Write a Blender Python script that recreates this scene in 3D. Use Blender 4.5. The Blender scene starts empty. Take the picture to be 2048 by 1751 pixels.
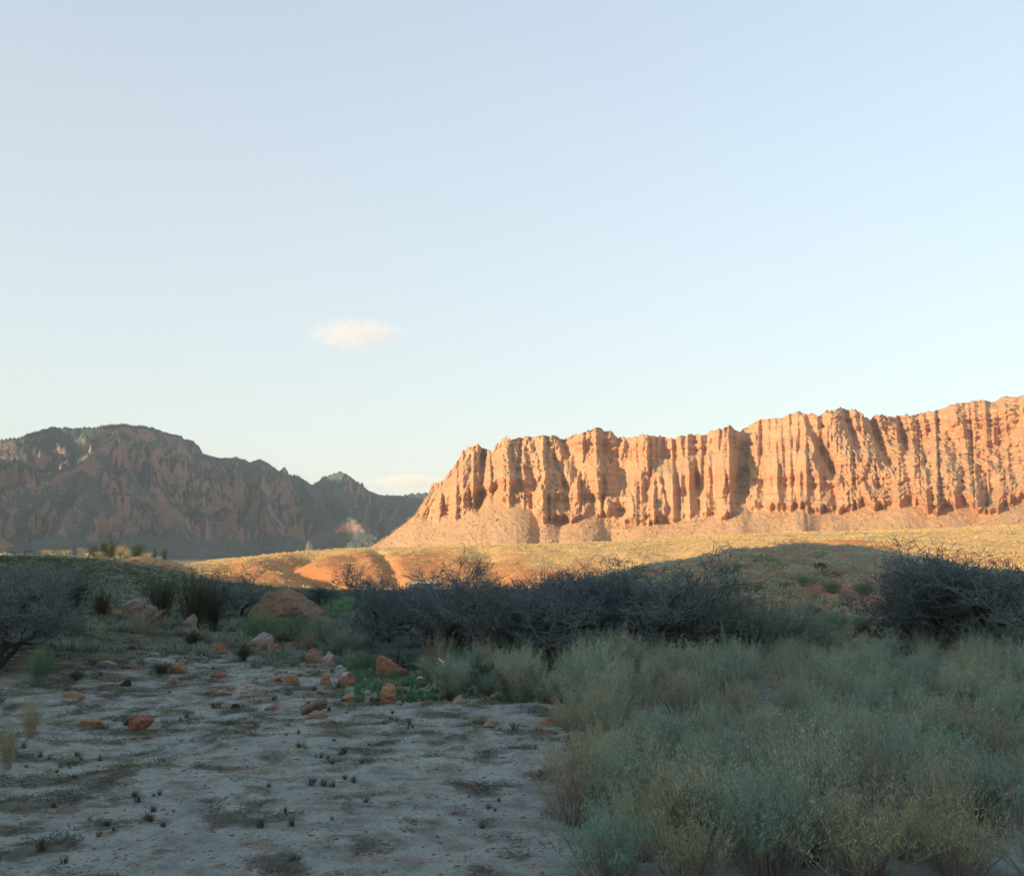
import bpy, math, random
import numpy as np
from mathutils import Matrix, Vector

random.seed(7)
rng = np.random.default_rng(11)
SC = bpy.context.scene
COL = SC.collection

# ------------------------------------------------------------------ camera
F = 2028.0                      # focal length in photograph pixels
CZ = 4.0                        # eye height above the wash floor
TH = math.atan(209.5 / F)       # upward tilt, horizon at y = 1085
cam = bpy.data.cameras.new('camera')
cam.sensor_width = 40.4
cam.lens = F / 2048 * 40.4
cam.clip_start = 0.1
cam.clip_end = 40000
co = bpy.data.objects.new('camera', cam)
COL.objects.link(co)
co.location = (0, 0, CZ)
co.rotation_euler = (math.pi / 2 + TH, 0, 0)
SC.camera = co

# ------------------------------------------------------------------ light
SUN_EL, SUN_ROT = math.radians(10), math.radians(233)
S = np.array([math.sin(SUN_ROT) * math.cos(SUN_EL), math.cos(SUN_ROT) * math.cos(SUN_EL), math.sin(SUN_EL)])
w = bpy.data.worlds.new('World')
SC.world = w
w.use_nodes = True
nt = w.node_tree
sky = nt.nodes.new('ShaderNodeTexSky')
sky.sky_type = 'NISHITA'
sky.sun_disc = False
sky.sun_elevation = SUN_EL
sky.sun_rotation = SUN_ROT
sky.air_density = 1.0
sky.dust_density = 0.6
sky.ozone_density = 1.6
mixn = nt.nodes.new('ShaderNodeMix')
mixn.data_type = 'RGBA'
mixn.blend_type = 'MULTIPLY'
mixn.inputs[0].default_value = 1.0
mixn.inputs[7].default_value = (0.96, 1.0, 0.91, 1)
nt.links.new(sky.outputs[0], mixn.inputs[6])
veil = nt.nodes.new('ShaderNodeMix')          # thin even high haze that pales the sky
veil.data_type = 'RGBA'
veil.inputs[0].default_value = 0.64
veil.inputs[7].default_value = (1.60, 1.55, 1.56, 1)
nt.links.new(mixn.outputs[2], veil.inputs[6])
tcw = nt.nodes.new('ShaderNodeTexCoord'); sxw = nt.nodes.new('ShaderNodeSeparateXYZ'); mrw = nt.nodes.new('ShaderNodeMapRange')
nt.links.new(tcw.outputs['Generated'], sxw.inputs[0]); nt.links.new(sxw.outputs[2], mrw.inputs[0])
mrw.inputs['From Min'].default_value = 0.0; mrw.inputs['From Max'].default_value = 1.0     # the veil is thick low down, thin overhead
mrw.inputs['To Min'].default_value = 0.86; mrw.inputs['To Max'].default_value = 0.22
nt.links.new(mrw.outputs[0], veil.inputs[0])
nt.links.new(veil.outputs[2], nt.nodes['Background'].inputs[0])
nt.nodes['Background'].inputs[1].default_value = 0.15
sd = bpy.data.lights.new('sun', 'SUN')
sd.energy = 3.15
sd.angle = math.radians(0.6)
sd.color = (1.0, 0.78, 0.50)
so = bpy.data.objects.new('sun', sd)
COL.objects.link(so)
so.rotation_euler = Vector(S).to_track_quat('Z', 'Y').to_euler()
so.location = (-200, -100, 300)
SC.view_settings.view_transform = 'Standard'
SC.view_settings.look = 'None'
SC.view_settings.exposure = 1.6
SC.view_settings.gamma = 1.0
SC.view_settings.use_curve_mapping = False
HAZE = 0.00005
SC.cycles.volume_bounces = 1
SC.cycles.max_bounces = 6

# ------------------------------------------------------------------ projection helpers
FH = F / math.cos(TH)
def ray(px, py):
    u = (px - 1024) / F; v = (875.5 - py) / F
    return np.array([u, math.cos(TH) - v * math.sin(TH), math.sin(TH) + v * math.cos(TH)])
def at(px, py, Y):
    """world point seen at a photograph pixel, at depth Y"""
    r = ray(px, py)
    return np.array([0, 0, CZ]) + r * (Y / r[1])

# ------------------------------------------------------------------ noise
_p = rng.permutation(256); PERM = np.concatenate([_p, _p, _p])
_g = rng.normal(size=(256, 3)); _g /= np.linalg.norm(_g, axis=1)[:, None]
def noise(x, y, z=0.0):
    x, y, z = np.broadcast_arrays(np.asarray(x, float), np.asarray(y, float), np.asarray(z, float))
    xi, yi, zi = np.floor(x).astype(int), np.floor(y).astype(int), np.floor(z).astype(int)
    fx, fy, fz = x - xi, y - yi, z - zi
    xi &= 255; yi &= 255; zi &= 255
    s = lambda t: t * t * t * (t * (t * 6 - 15) + 10)
    u, v, ww = s(fx), s(fy), s(fz)
    out = 0
    for a in (0, 1):
        wa = u if a else 1 - u
        A = PERM[xi + a]
        for b in (0, 1):
            wb = v if b else 1 - v
            B = PERM[A + yi + b]
            for c in (0, 1):
                g = _g[PERM[B + zi + c]]
                wc = ww if c else 1 - ww
                out = out + wa * wb * wc * (g[..., 0] * (fx - a) + g[..., 1] * (fy - b) + g[..., 2] * (fz - c))
    return out * 1.6
def fbm(x, y, z=0.0, o=4, gain=0.5):
    t, a, f = 0, 1.0, 1.0
    for i in range(o):
        t = t + a * noise(x * f + 17.3 * i, y * f + 5.1 * i, z * f if not np.isscalar(z) else z + i * 3.7)
        a *= gain; f *= 2.03
    return t
def sstep(a, b, x):
    t = np.clip((x - a) / (b - a), 0, 1)
    return t * t * (3 - 2 * t)

# ------------------------------------------------------------------ mesh helpers
def mesh_np(name, V, Fc, mats=(), col=None, smooth=True, mi=None):
    V = np.asarray(V, dtype=np.float32).reshape(-1, 3)
    Fc = np.asarray(Fc, dtype=np.int32)
    n, k = Fc.shape
    me = bpy.data.meshes.new(name)
    me.vertices.add(len(V)); me.vertices.foreach_set('co', V.ravel())
    me.loops.add(n * k); me.loops.foreach_set('vertex_index', Fc.ravel())
    me.polygons.add(n)
    me.polygons.foreach_set('loop_start', np.arange(0, n * k, k, dtype=np.int32))
    me.polygons.foreach_set('loop_total', np.full(n, k, dtype=np.int32))
    if mi is not None:
        me.polygons.foreach_set('material_index', np.asarray(mi, dtype=np.int32))
    me.update(calc_edges=True)
    me.validate()
    if smooth:
        me.polygons.foreach_set('use_smooth', np.ones(n, dtype=bool))
    if col is not None:
        a = me.attributes.new('tint', 'FLOAT_COLOR', 'POINT')
        c = np.ones((len(V), 4), dtype=np.float32); c[:, :3] = col
        a.data.foreach_set('color', c.ravel())
    for m in mats:
        me.materials.append(m)
    return me
def grid_faces(nr, nc):
    i = np.arange(nr - 1)[:, None] * nc + np.arange(nc - 1)[None, :]
    return np.stack([i, i + 1, i + nc + 1, i + nc], -1).reshape(-1, 4)
def obj(name, me, parent=None, loc=(0, 0, 0), rot=(0, 0, 0), scale=(1, 1, 1)):
    o = bpy.data.objects.new(name, me)
    COL.objects.link(o)
    o.location = loc; o.rotation_euler = rot; o.scale = scale
    if parent is not None:
        o.parent = parent
    return o
def tag(o, label=None, cat=None, group=None, kind=None):
    if label: o['label'] = label
    if cat: o['category'] = cat
    if group: o['group'] = group
    if kind: o['kind'] = kind
    return o
def copy_tree(root, loc, rz, sc, label=None, group=None):
    r = root.copy(); COL.objects.link(r)
    r.location = loc; r.rotation_euler = (0, 0, rz); r.scale = sc
    if label: r['label'] = label
    if group: r['group'] = group
    for ch in list(root.children):
        c = ch.copy(); COL.objects.link(c); c.parent = r
    return r

# ------------------------------------------------------------------ materials
def new_mat(name):
    m = bpy.data.materials.new(name); m.use_nodes = True
    b = m.node_tree.nodes['Principled BSDF']
    b.inputs['Roughness'].default_value = 0.9
    b.inputs['Specular IOR Level'].default_value = 0.15
    return m, m.node_tree, b
def N(t, typ, **kw):
    n = t.nodes.new(typ)
    for k, v in kw.items():
        setattr(n, k, v)
    return n
def tex_noise(t, scale, detail=4, vec=None, rough=0.6, stretch=None):
    n = N(t, 'ShaderNodeTexNoise')
    n.inputs['Scale'].default_value = scale; n.inputs['Detail'].default_value = detail
    n.inputs['Roughness'].default_value = rough
    if stretch is not None:
        mp = N(t, 'ShaderNodeMapping'); mp.inputs['Scale'].default_value = stretch
        t.links.new(vec, mp.inputs[0]); t.links.new(mp.outputs[0], n.inputs['Vector'])
    elif vec is not None:
        t.links.new(vec, n.inputs['Vector'])
    return n
def ramp(t, src, stops):
    r = N(t, 'ShaderNodeValToRGB')
    while len(r.color_ramp.elements) < len(stops):
        r.color_ramp.elements.new(0.5)
    for e, (p, c) in zip(r.color_ramp.elements, stops):
        e.position = p
        e.color = (c, c, c, 1) if np.isscalar(c) else (*c, 1)
    t.links.new(src, r.inputs[0])
    return r
def mix(t, a, b, fac, mode='MIX'):
    m = N(t, 'ShaderNodeMix', data_type='RGBA', blend_type=mode)
    for i, s in ((6, a), (7, b), (0, fac)):
        if hasattr(s, 'links') or hasattr(s, 'is_linked'):
            t.links.new(s, m.inputs[i])
        elif i == 0:
            m.inputs[0].default_value = s
        else:
            m.inputs[i].default_value = (*s, 1)
    return m.outputs[2]
def bump(t, b, h, strength, dist):
    n = N(t, 'ShaderNodeBump'); n.inputs['Strength'].default_value = strength; n.inputs['Distance'].default_value = dist
    t.links.new(h, n.inputs['Height']); t.links.new(n.outputs[0], b.inputs['Normal'])

def cliff_material(name, rock, rock2, scrub, streak=1.0, scrub_amt=1.0):
    m, t, b = new_mat(name)
    geo = N(t, 'ShaderNodeNewGeometry'); P = geo.outputs['Position']
    big = tex_noise(t, 0.012, 5, P)
    c = mix(t, rock, rock2, ramp(t, big.outputs[0], [(0.38, 0.0), (0.62, 1.0)]).outputs[0])
    st = tex_noise(t, 1.0, 4, P, stretch=(0.09, 0.09, 0.012))     # vertical varnish streaks
    c = mix(t, c, tuple(x * 0.72 for x in rock2), ramp(t, st.outputs[0], [(0.5, 0.0), (0.72, 0.55 * streak)]).outputs[0])
    ly = tex_noise(t, 1.0, 4, P, stretch=(0.004, 0.004, 0.11))    # beds
    c = mix(t, c, tuple(min(1, x * 1.25) for x in rock), ramp(t, ly.outputs[0], [(0.5, 0.0), (0.7, 0.45)]).outputs[0])
    nz = N(t, 'ShaderNodeSeparateXYZ'); t.links.new(geo.outputs['Normal'], nz.inputs[0])
    sp = tex_noise(t, 0.16, 6, P, rough=0.75)
    ma = N(t, 'ShaderNodeMath', operation='MULTIPLY_ADD'); ma.inputs[1].default_value = 1.1
    t.links.new(nz.outputs[2], ma.inputs[0]); t.links.new(sp.outputs[0], ma.inputs[2])
    f = ramp(t, ma.outputs[0], [(.98 if scrub_amt > 1 else .92, 0.0), (1.30 if scrub_amt > 1 else 1.12, 0.75 * min(1.2, scrub_amt))])
    f.inputs[0].default_value = 0
    c = mix(t, c, scrub, f.outputs[0])
    fine = tex_noise(t, 0.55, 8, P, rough=0.8)
    c = mix(t, c, (0.4, 0.4, 0.4), ramp(t, fine.outputs[0], [(0.32, 0.45), (0.5, 0.0)]).outputs[0], 'MULTIPLY')
    t.links.new(c, b.inputs['Base Color'])
    f2 = tex_noise(t, 0.22, 8, P, rough=0.7)
    bump(t, b, f2.outputs[0], 0.9, 4.0)
    return m
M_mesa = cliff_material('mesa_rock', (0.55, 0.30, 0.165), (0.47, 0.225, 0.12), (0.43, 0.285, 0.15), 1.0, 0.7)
M_mount = cliff_material('mountain_rock', (0.33, 0.20, 0.165), (0.20, 0.14, 0.125), (0.065, 0.10, 0.10), 1.0, 1.35)  # dark bluish scrub, its contrast also standing in for shade on the spurs
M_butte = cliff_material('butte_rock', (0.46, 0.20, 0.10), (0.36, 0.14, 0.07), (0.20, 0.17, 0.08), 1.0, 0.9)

def ground_material():
    m, t, b = new_mat('desert_ground')
    geo = N(t, 'ShaderNodeNewGeometry'); P = geo.outputs['Position']
    a = N(t, 'ShaderNodeAttribute', attribute_name='tint')
    n1 = tex_noise(t, 1.6, 8, P, rough=0.7)
    c = mix(t, a.outputs['Color'], (0.45, 0.45, 0.45), ramp(t, n1.outputs[0], [(0.36, 0.8), (0.56, 0.0)]).outputs[0], 'MULTIPLY')
    n2 = tex_noise(t, 0.35, 5, P, rough=0.7)
    c = mix(t, c, (1.25, 1.2, 1.1), ramp(t, n2.outputs[0], [(0.5, 0.0), (0.7, 0.8)]).outputs[0], 'MULTIPLY')
    n3 = tex_noise(t, 22, 4, P, rough=0.7)
    c = mix(t, c, (0.55, 0.55, 0.5), ramp(t, n3.outputs[0], [(0.35, 0.7), (0.5, 0.0)]).outputs[0], 'MULTIPLY')
    t.links.new(c, b.inputs['Base Color'])
    n4 = tex_noise(t, 9, 6, P, rough=0.75)
    bump(t, b, n4.outputs[0], 1.0, 0.09)
    return m
M_ground = ground_material()

def _clamp(t, src, a, b):
    m = N(t, 'ShaderNodeMapRange'); m.inputs['From Min'].default_value = a; m.inputs['From Max'].default_value = b
    t.links.new(src, m.inputs[0]); return m.outputs[0]
def rock_material(name, c1, c2, dark=(0.3, 0.3, 0.3), scale=3.0, top=None):
    m, t, b = new_mat(name)
    tc = N(t, 'ShaderNodeTexCoord'); oi = N(t, 'ShaderNodeObjectInfo')
    P = tc.outputs['Object']
    n1 = tex_noise(t, scale, 6, P, rough=0.65)
    c = mix(t, c1, c2, ramp(t, n1.outputs[0], [(0.38, 0.0), (0.6, 1.0)]).outputs[0])
    n2 = tex_noise(t, scale * 5, 6, P, rough=0.8)
    c = mix(t, c, dark, ramp(t, n2.outputs[0], [(0.34, 0.75), (0.5, 0.0)]).outputs[0], 'MULTIPLY')
    n3 = tex_noise(t, 1.0, 4, P, stretch=(1.5, 1.5, 14))
    c = mix(t, c, (0.6, 0.55, 0.5), ramp(t, n3.outputs[0], [(0.55, 0.0), (0.68, 0.5)]).outputs[0], 'MULTIPLY')
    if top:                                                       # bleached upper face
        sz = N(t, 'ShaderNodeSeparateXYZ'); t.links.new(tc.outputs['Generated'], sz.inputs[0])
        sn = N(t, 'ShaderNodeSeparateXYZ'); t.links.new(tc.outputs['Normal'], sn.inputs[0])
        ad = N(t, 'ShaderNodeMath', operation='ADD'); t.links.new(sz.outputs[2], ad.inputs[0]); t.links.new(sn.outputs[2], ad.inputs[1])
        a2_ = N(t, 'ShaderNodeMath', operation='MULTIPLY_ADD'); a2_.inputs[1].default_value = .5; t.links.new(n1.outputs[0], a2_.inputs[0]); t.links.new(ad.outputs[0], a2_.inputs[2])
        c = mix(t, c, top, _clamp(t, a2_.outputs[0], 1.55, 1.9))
    t.links.new(c, b.inputs['Base Color'])
    n4 = tex_noise(t, scale * 6, 8, P, rough=0.75)
    bump(t, b, n4.outputs[0], 0.8, 0.05)
    return m
M_rust = rock_material('rust_sandstone', (0.36, 0.175, 0.115), (0.27, 0.145, 0.10))
M_orange = rock_material('orange_sandstone', (0.42, 0.225, 0.14), (0.32, 0.195, 0.13))
M_tan = rock_material('tan_sandstone', (0.36, 0.30, 0.24), (0.29, 0.205, 0.155))
M_pale = rock_material('pale_sandstone', (0.40, 0.37, 0.33), (0.30, 0.245, 0.20))
M_white = rock_material('whitish_caprock', (0.46, 0.45, 0.42), (0.33, 0.31, 0.28))
M_brown = rock_material('brown_sandstone', (0.24, 0.17, 0.12), (0.17, 0.12, 0.09))
M_black = rock_material('dark_basalt', (0.035, 0.03, 0.03), (0.06, 0.05, 0.045))
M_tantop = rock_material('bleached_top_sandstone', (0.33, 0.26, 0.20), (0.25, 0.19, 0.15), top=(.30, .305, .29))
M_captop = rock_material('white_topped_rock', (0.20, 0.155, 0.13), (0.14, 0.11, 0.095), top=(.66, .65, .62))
M_rosetop = rock_material('rose_sandstone', (0.36, 0.20, 0.15), (0.28, 0.16, 0.12), top=(.42, .38, .35))
M_big = rock_material('weathered_boulder', (0.27, 0.175, 0.115), (0.20, 0.15, 0.105), scale=0.9)

def plant_material(name, c1, c2, tip=None, sc=2.5, trans=0.25):
    """leaves and stems: the colour varies from clump to clump and plant to plant"""
    m, t, b = new_mat(name)
    geo = N(t, 'ShaderNodeNewGeometry'); oi = N(t, 'ShaderNodeObjectInfo')
    n1 = tex_noise(t, sc, 4, geo.outputs['Position'])
    c = mix(t, c1, c2, ramp(t, n1.outputs[0], [(0.36, 0.0), (0.62, 1.0)]).outputs[0])
    c = mix(t, c, tip or tuple(x * 1.4 for x in c2), ramp(t, oi.outputs['Random'], [(0.0, 0.0), (1.0, 0.55)]).outputs[0])
    t.links.new(c, b.inputs['Base Color'])
    tr = N(t, 'ShaderNodeBsdfTranslucent'); t.links.new(c, tr.inputs[0])
    ms = N(t, 'ShaderNodeMixShader'); ms.inputs[0].default_value = trans
    t.links.new(b.outputs[0], ms.inputs[1]); t.links.new(tr.outputs[0], ms.inputs[2])
    t.links.new(ms.outputs[0], t.nodes['Material Output'].inputs[0])
    return m
M_sage = plant_material('pale_sage_leaf', (0.22, 0.37, 0.24), (0.37, 0.49, 0.35), (0.44, 0.51, 0.38))
M_sagestem = plant_material('pale_dry_stem', (0.34, 0.32, 0.26), (0.26, 0.22, 0.17), trans=0)
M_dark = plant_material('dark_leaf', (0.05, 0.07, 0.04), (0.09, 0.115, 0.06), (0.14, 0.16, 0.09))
M_teal = plant_material('fresh_green_leaf', (0.08, 0.17, 0.09), (0.13, 0.24, 0.12), (0.17, 0.28, 0.15))
M_olive = plant_material('olive_scrub_leaf', (0.23, 0.24, 0.14), (0.36, 0.35, 0.21), (0.40, 0.40, 0.26), sc=0.4)
M_dry = plant_material('dry_grass_blade', (0.52, 0.36, 0.14), (0.66, 0.46, 0.19), (0.5, 0.42, 0.24), sc=0.12)
M_bark = plant_material('grey_dead_bark', (0.04, 0.036, 0.036), (0.07, 0.062, 0.06), (0.08, 0.075, 0.072), trans=0)
M_twig = plant_material('grey_twig', (0.09, 0.125, 0.135), (0.155, 0.20, 0.205), (0.185, 0.225, 0.22), trans=0)
M_wisp = plant_material('grey_green_twig', (0.17, 0.22, 0.175), (0.25, 0.30, 0.24), (0.30, 0.34, 0.27), trans=0.1)
M_juni = plant_material('juniper_leaf', (0.035, 0.055, 0.025), (0.07, 0.09, 0.035), sc=0.8)
M_gold = plant_material('golden_spring_twig', (0.46, 0.34, 0.12), (0.56, 0.42, 0.18), sc=0.8)
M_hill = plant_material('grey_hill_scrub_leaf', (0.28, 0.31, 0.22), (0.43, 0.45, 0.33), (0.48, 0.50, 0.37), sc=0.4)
M_litter = plant_material('dry_litter', (0.075, 0.08, 0.06), (0.13, 0.13, 0.095), (0.17, 0.165, 0.12), trans=0)
M_grass = plant_material('green_grass_blade', (0.09, 0.22, 0.08), (0.14, 0.30, 0.11), sc=1.0)

# ------------------------------------------------------------------ ground shape
AX = np.array([-2500, -300, 117, 230, 330, 430, 560, 700, 900, 1100, 1250, 1400, 1580, 1750, 1943, 2150, 4600.])
DD = np.array([2.5, 6, 11, 20, 30, 38, 45, 55, 65, 80, 100, 140, 190, 240, 290, 340, 380, 420, 500, 700, 1100, 1500, 2500, 5000.])
flat = [2.2, 1.5, .15, 0, 0, 0, 0]
ZT = np.array([
 #   2.5  6   11  20  30  38   45   55   65   80  100  140  190  240  290  340  380  420  500 700 1100 1500 2500 5000
 flat[:4] + [.6, 1.4, 2.2, 3.0, 3.6, 4.0, 3.4, 2.5, 1.4, 1.2, 0, -2, -3, -4, -9, -14, -22, -26, -28, -30],
 flat[:4] + [.5, 1.1, 1.8, 2.6, 3.2, 3.5, 3.1, 2.2, 1.4, 1.2, 0, -2, -3, -4, -9, -14, -22, -26, -28, -30],
 flat[:4] + [.2, .7, 1.3, 1.9, 2.3, 2.4, 2.2, 1.7, 1.2, 1.1, 0, -2, -3, -4, -9, -14, -22, -26, -28, -30],
 flat[:4] + [.05, .3, .6, .9, 1.0, 1.0, .9, .6, .4, .4, -1, -3, -4, -5, -9, -14, -22, -26, -28, -30],
 flat[:4] + [0, .1, .2, .3, .3, .2, -.1, -.7, -1.1, -1.6, -3, -4, -5, -6, -9, -14, -22, -26, -28, -30],
 flat[:4] + [0, 0, 0, 0, -.1, -.3, -1, -2, -3.6, -5.0, -6.5, -5.6, -4.6, -4.2, -6, -6, -22, -26, -28, -30],
 flat[:4] + [0, 0, 0, 0, -.1, -.4, -1.2, -2.8, -4.6, -6.5, -7.5, -5, -2, -.4, -1.5, -6, -22, -26, -28, -30],
 flat[:4] + [0, 0, 0, 0, -.1, -.4, -1.2, -2.8, -5.0, -7.4, -8.6, -5.5, -1.5, 1.2, .6, -2, -8, -12, -14, -30],
 flat[:4] + [0, 0, 0, 0, 0, -.3, -1.0, -2.6, -4.8, -7.4, -9.2, -6.0, -1.6, 1.9, 1.6, 0, -8, -12, -14, -30],
 flat[:4] + [0, 0, 0, 0, 0, -.2, -.8, -2.2, -4.4, -7.0, -8.8, -5.0, -.6, 2.5, 2.8, 2, -8, -12, -14, -30],
 flat[:4] + [0, 0, 0, 0, .05, .1, .2, .3, -2.0, -5.4, -7.0, -3.6, .6, 4.0, 4.6, 4, 2, 0, -2, -20],
 flat[:4] + [0, 0, 0, .1, .3, .7, 1.2, 2.2, .6, -2.4, -3.4, -1, 2.5, 5.6, 6.6, 6, 4, 2, 0, -20],
 flat[:4] + [0, 0, 0, .25, .8, 1.6, 2.5, 3.9, 2.2, 0, -1, 1, 4, 7.2, 8.6, 8, 6, 4, 0, -20],
 flat[:4] + [0, 0, 0, .2, .6, 1.2, 2.0, 3.4, 1.9, 0, -1, 1, 4, 7.6, 9.3, 9, 7, 4, 0, -20],
 flat[:4] + [0, 0, 0, .1, .2, .4, .6, .3, -1.4, -2.6, -3, 0, 4, 8, 11.5, 11, 8, 5, 0, -20],
 flat[:4] + [0, 0, 0, .1, .2, .3, .3, -.4, -2.4, -3.4, -3, 0, 4.5, 9, 13, 13, 10, 6, 0, -20],
 flat[:4] + [0, 0, 0, .1, .2, .3, .3, -.4, -2.4, -3.4, -3, 0, 4.5, 9, 13, 13, 10, 6, 0, -20],
])
gax = np.arange(-2500, 4601, 25.0)
gld = np.linspace(math.log(2.5), math.log(5000), 420)
tmp = np.array([np.interp(gax, AX, ZT[:, j]) for j in range(len(DD))])         # D x ax
G = np.array([np.interp(gld, np.log(DD), tmp[:, i]) for i in range(len(gax))]).T  # logD x ax
def smooth1(A, axis, r):
    k = np.exp(-np.linspace(-2, 2, 2 * r + 1) ** 2); k /= k.sum()
    pad = [(0, 0), (0, 0)]; pad[axis] = (r, r)
    B = np.pad(A, pad, mode='edge')
    return sum(kk * np.take(B, np.arange(i, i + A.shape[axis]), axis=axis) for i, kk in enumerate(k))
G = smooth1(smooth1(G, 0, 6), 1, 3)
def gz(x, y):
    """ground height at world x, y (y > 2.5)"""
    x, y = np.broadcast_arrays(np.asarray(x, float), np.asarray(y, float))
    yy = np.clip(y, 2.5, 4990)
    ax = np.clip(1024 + FH * x / yy, -2490, 4590)
    i = (np.log(yy) - gld[0]) / (gld[1] - gld[0]); j = (ax - gax[0]) / 25.0
    i0 = np.clip(i.astype(int), 0, len(gld) - 2); j0 = np.clip(j.astype(int), 0, len(gax) - 2)
    a, b = i - i0, j - j0
    z = (G[i0, j0] * (1 - a) * (1 - b) + G[i0 + 1, j0] * a * (1 - b) + G[i0, j0 + 1] * (1 - a) * b + G[i0 + 1, j0 + 1] * a * b)
    far = sstep(60, 220, yy)
    z = z + 0.05 * fbm(x / 2.2, y / 2.2, 0, 3) + .022 * fbm(x / .55, y / .55, 6.2, 2) * (1 - sstep(25, 45, yy)) + 0.12 * (1 - far * .5) * fbm(x / 9, y / 9, 3.3, 2) * sstep(25, 60, yy)
    # gullies and ribs on the far terraces
    rib = np.abs(noise(x / 34 + y / 80, y / 120, 7.7)) + .5 * np.abs(noise(x / 14 + y / 60, y / 50, 9.1))
    face = sstep(250, 300, yy) * (1 - sstep(400, 470, yy))
    z = z + face * (2.2 * (rib - 0.45)) + sstep(230, 300, yy) * .5 * fbm(x / 12, y / 12, 4.4, 3)
    # one deep red gully in the terrace on the left
    gx = x - (612 - 1024) / FH * yy - 7 * np.sin(yy / 22.0)
    z = z - face * 6.0 * np.exp(-(gx / 9.0) ** 2)
    for pxg, wd, dp in ((762, 3, 2.8), (968, 6, 2.4), (1340, 9, 1.6), (455, 6, 1.2)):
        gx = x - (pxg + (400 - yy) * .35 - 1024) / FH * yy
        z = z - face * dp * np.exp(-(gx / wd) ** 2)
    z = z + .55 * fbm(x / 6.5, y / 6.5, 12.1, 3) * sstep(1180, 1350, ax) * sstep(50, 70, yy) * (1 - sstep(170, 200, yy))
    # low swell that still catches the sun on the left
    z = z + 1.9 * np.exp(-((y - 205) / 12) ** 2) * np.exp(-(((x / yy * FH + 1024) - 325) / 75) ** 4)
    return z
def gz1(x, y):
    return float(gz(np.array([x]), np.array([y]))[0])
def on_ground(px, py, dmin=11.5, dmax=1400):
    """the point where the ground is seen at a photograph pixel"""
    Y = np.exp(np.linspace(math.log(dmin), math.log(dmax), 900))
    r = ray(px, py)
    zz = CZ + r[2] / r[1] * Y
    gg = gz(r[0] / r[1] * Y, Y)
    k = np.nonzero(gg >= zz)[0]
    k = k[0] if len(k) else int(np.argmin(zz - gg))
    return np.array([r[0] / r[1] * Y[k], Y[k], gg[k]])

def ground_tint(x, y):
    x = np.asarray(x); y = np.asarray(y)
    ax = 1024 + FH * x / y
    sand = np.array([0.34, 0.375, 0.355]); litter = np.array([0.13, 0.125, 0.095]); scrub = np.array([0.10, 0.105, 0.07])
    brown = np.array([0.28, 0.185, 0.13]); red = np.array([0.36, 0.15, 0.075]); straw = np.array([0.68, 0.41, 0.18])
    rust = np.array([0.54, 0.225, 0.085]); green = np.array([0.10, 0.20, 0.08])
    n = fbm(x / 1.1, y / 0.9, 1.1, 5, .6); nb = fbm(x / 5, y / 4, 2.1, 4); nf = fbm(x / 26, y / 26, 3.1, 4)
    c = np.ones(x.shape + (3,)) * sand
    L = lambda c, k, m: c * (1 - m[..., None]) + k * m[..., None]
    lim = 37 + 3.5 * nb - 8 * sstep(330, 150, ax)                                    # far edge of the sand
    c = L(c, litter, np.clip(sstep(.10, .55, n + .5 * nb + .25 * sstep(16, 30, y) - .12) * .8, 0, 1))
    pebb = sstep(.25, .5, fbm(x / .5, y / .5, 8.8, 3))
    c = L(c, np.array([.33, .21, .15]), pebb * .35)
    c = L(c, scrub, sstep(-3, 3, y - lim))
    # scrub plain on the left
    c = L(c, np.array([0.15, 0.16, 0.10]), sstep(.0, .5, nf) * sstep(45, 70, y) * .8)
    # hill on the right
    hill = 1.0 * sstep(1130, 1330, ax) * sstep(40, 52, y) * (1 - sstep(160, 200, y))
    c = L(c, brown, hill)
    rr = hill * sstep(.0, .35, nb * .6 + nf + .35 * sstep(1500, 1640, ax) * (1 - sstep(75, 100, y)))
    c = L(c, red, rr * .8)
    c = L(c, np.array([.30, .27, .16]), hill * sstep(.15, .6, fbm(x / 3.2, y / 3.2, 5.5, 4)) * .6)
    # terraces in the sun
    ter = sstep(195, 235, y)
    low = np.interp(ax, [300, 560, 900, 1150, 1300, 2100], [432, 425, 405, 345, 290, 270])
    t2 = L(np.ones(x.shape + (3,)) * straw, rust, np.clip(sstep(25, -25, y - low + 34 * nf), 0, 1))
    band = sstep(1520, 1600, ax) * (1 - sstep(1780, 1840, ax)) * sstep(318, 335, y) * (1 - sstep(385, 400, y))
    t2 = L(t2, np.array([.50, .17, .06]), band * .85)
    rt = sstep(1800, 1900, ax) * (1 - sstep(320, 370, y)); t2 = L(t2, rust, rt * .8)
    t2 = L(t2, np.array([.46, .34, .15]), sstep(.2, .6, fbm(x / 7, y / 7, 6.6, 4)) * .6)
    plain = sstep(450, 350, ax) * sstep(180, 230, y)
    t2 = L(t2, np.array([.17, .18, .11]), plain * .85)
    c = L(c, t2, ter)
    strip = np.exp(-((y - 202) / 9) ** 2) * np.exp(-((ax - 330) / 85) ** 4)
    c = L(c, np.array([.45, .24, .12]), np.clip(strip * 1.4, 0, 1))
    gp = np.exp(-((y - 68) / 9) ** 2) * np.exp(-((ax - 665) / 50) ** 2)
    c = L(c, green, np.clip(gp * 1.3, 0, 1))
    gp = np.exp(-((y - 232) / 9) ** 2) * np.exp(-((ax - 990) / 45) ** 2)
    c = L(c, green, np.clip(gp, 0, 1))
    far = sstep(600, 1300, y)
    c = L(c, np.array([.27, .21, .12]), far * .7)
    return np.clip(c, 0.01, 0.9)

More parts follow.
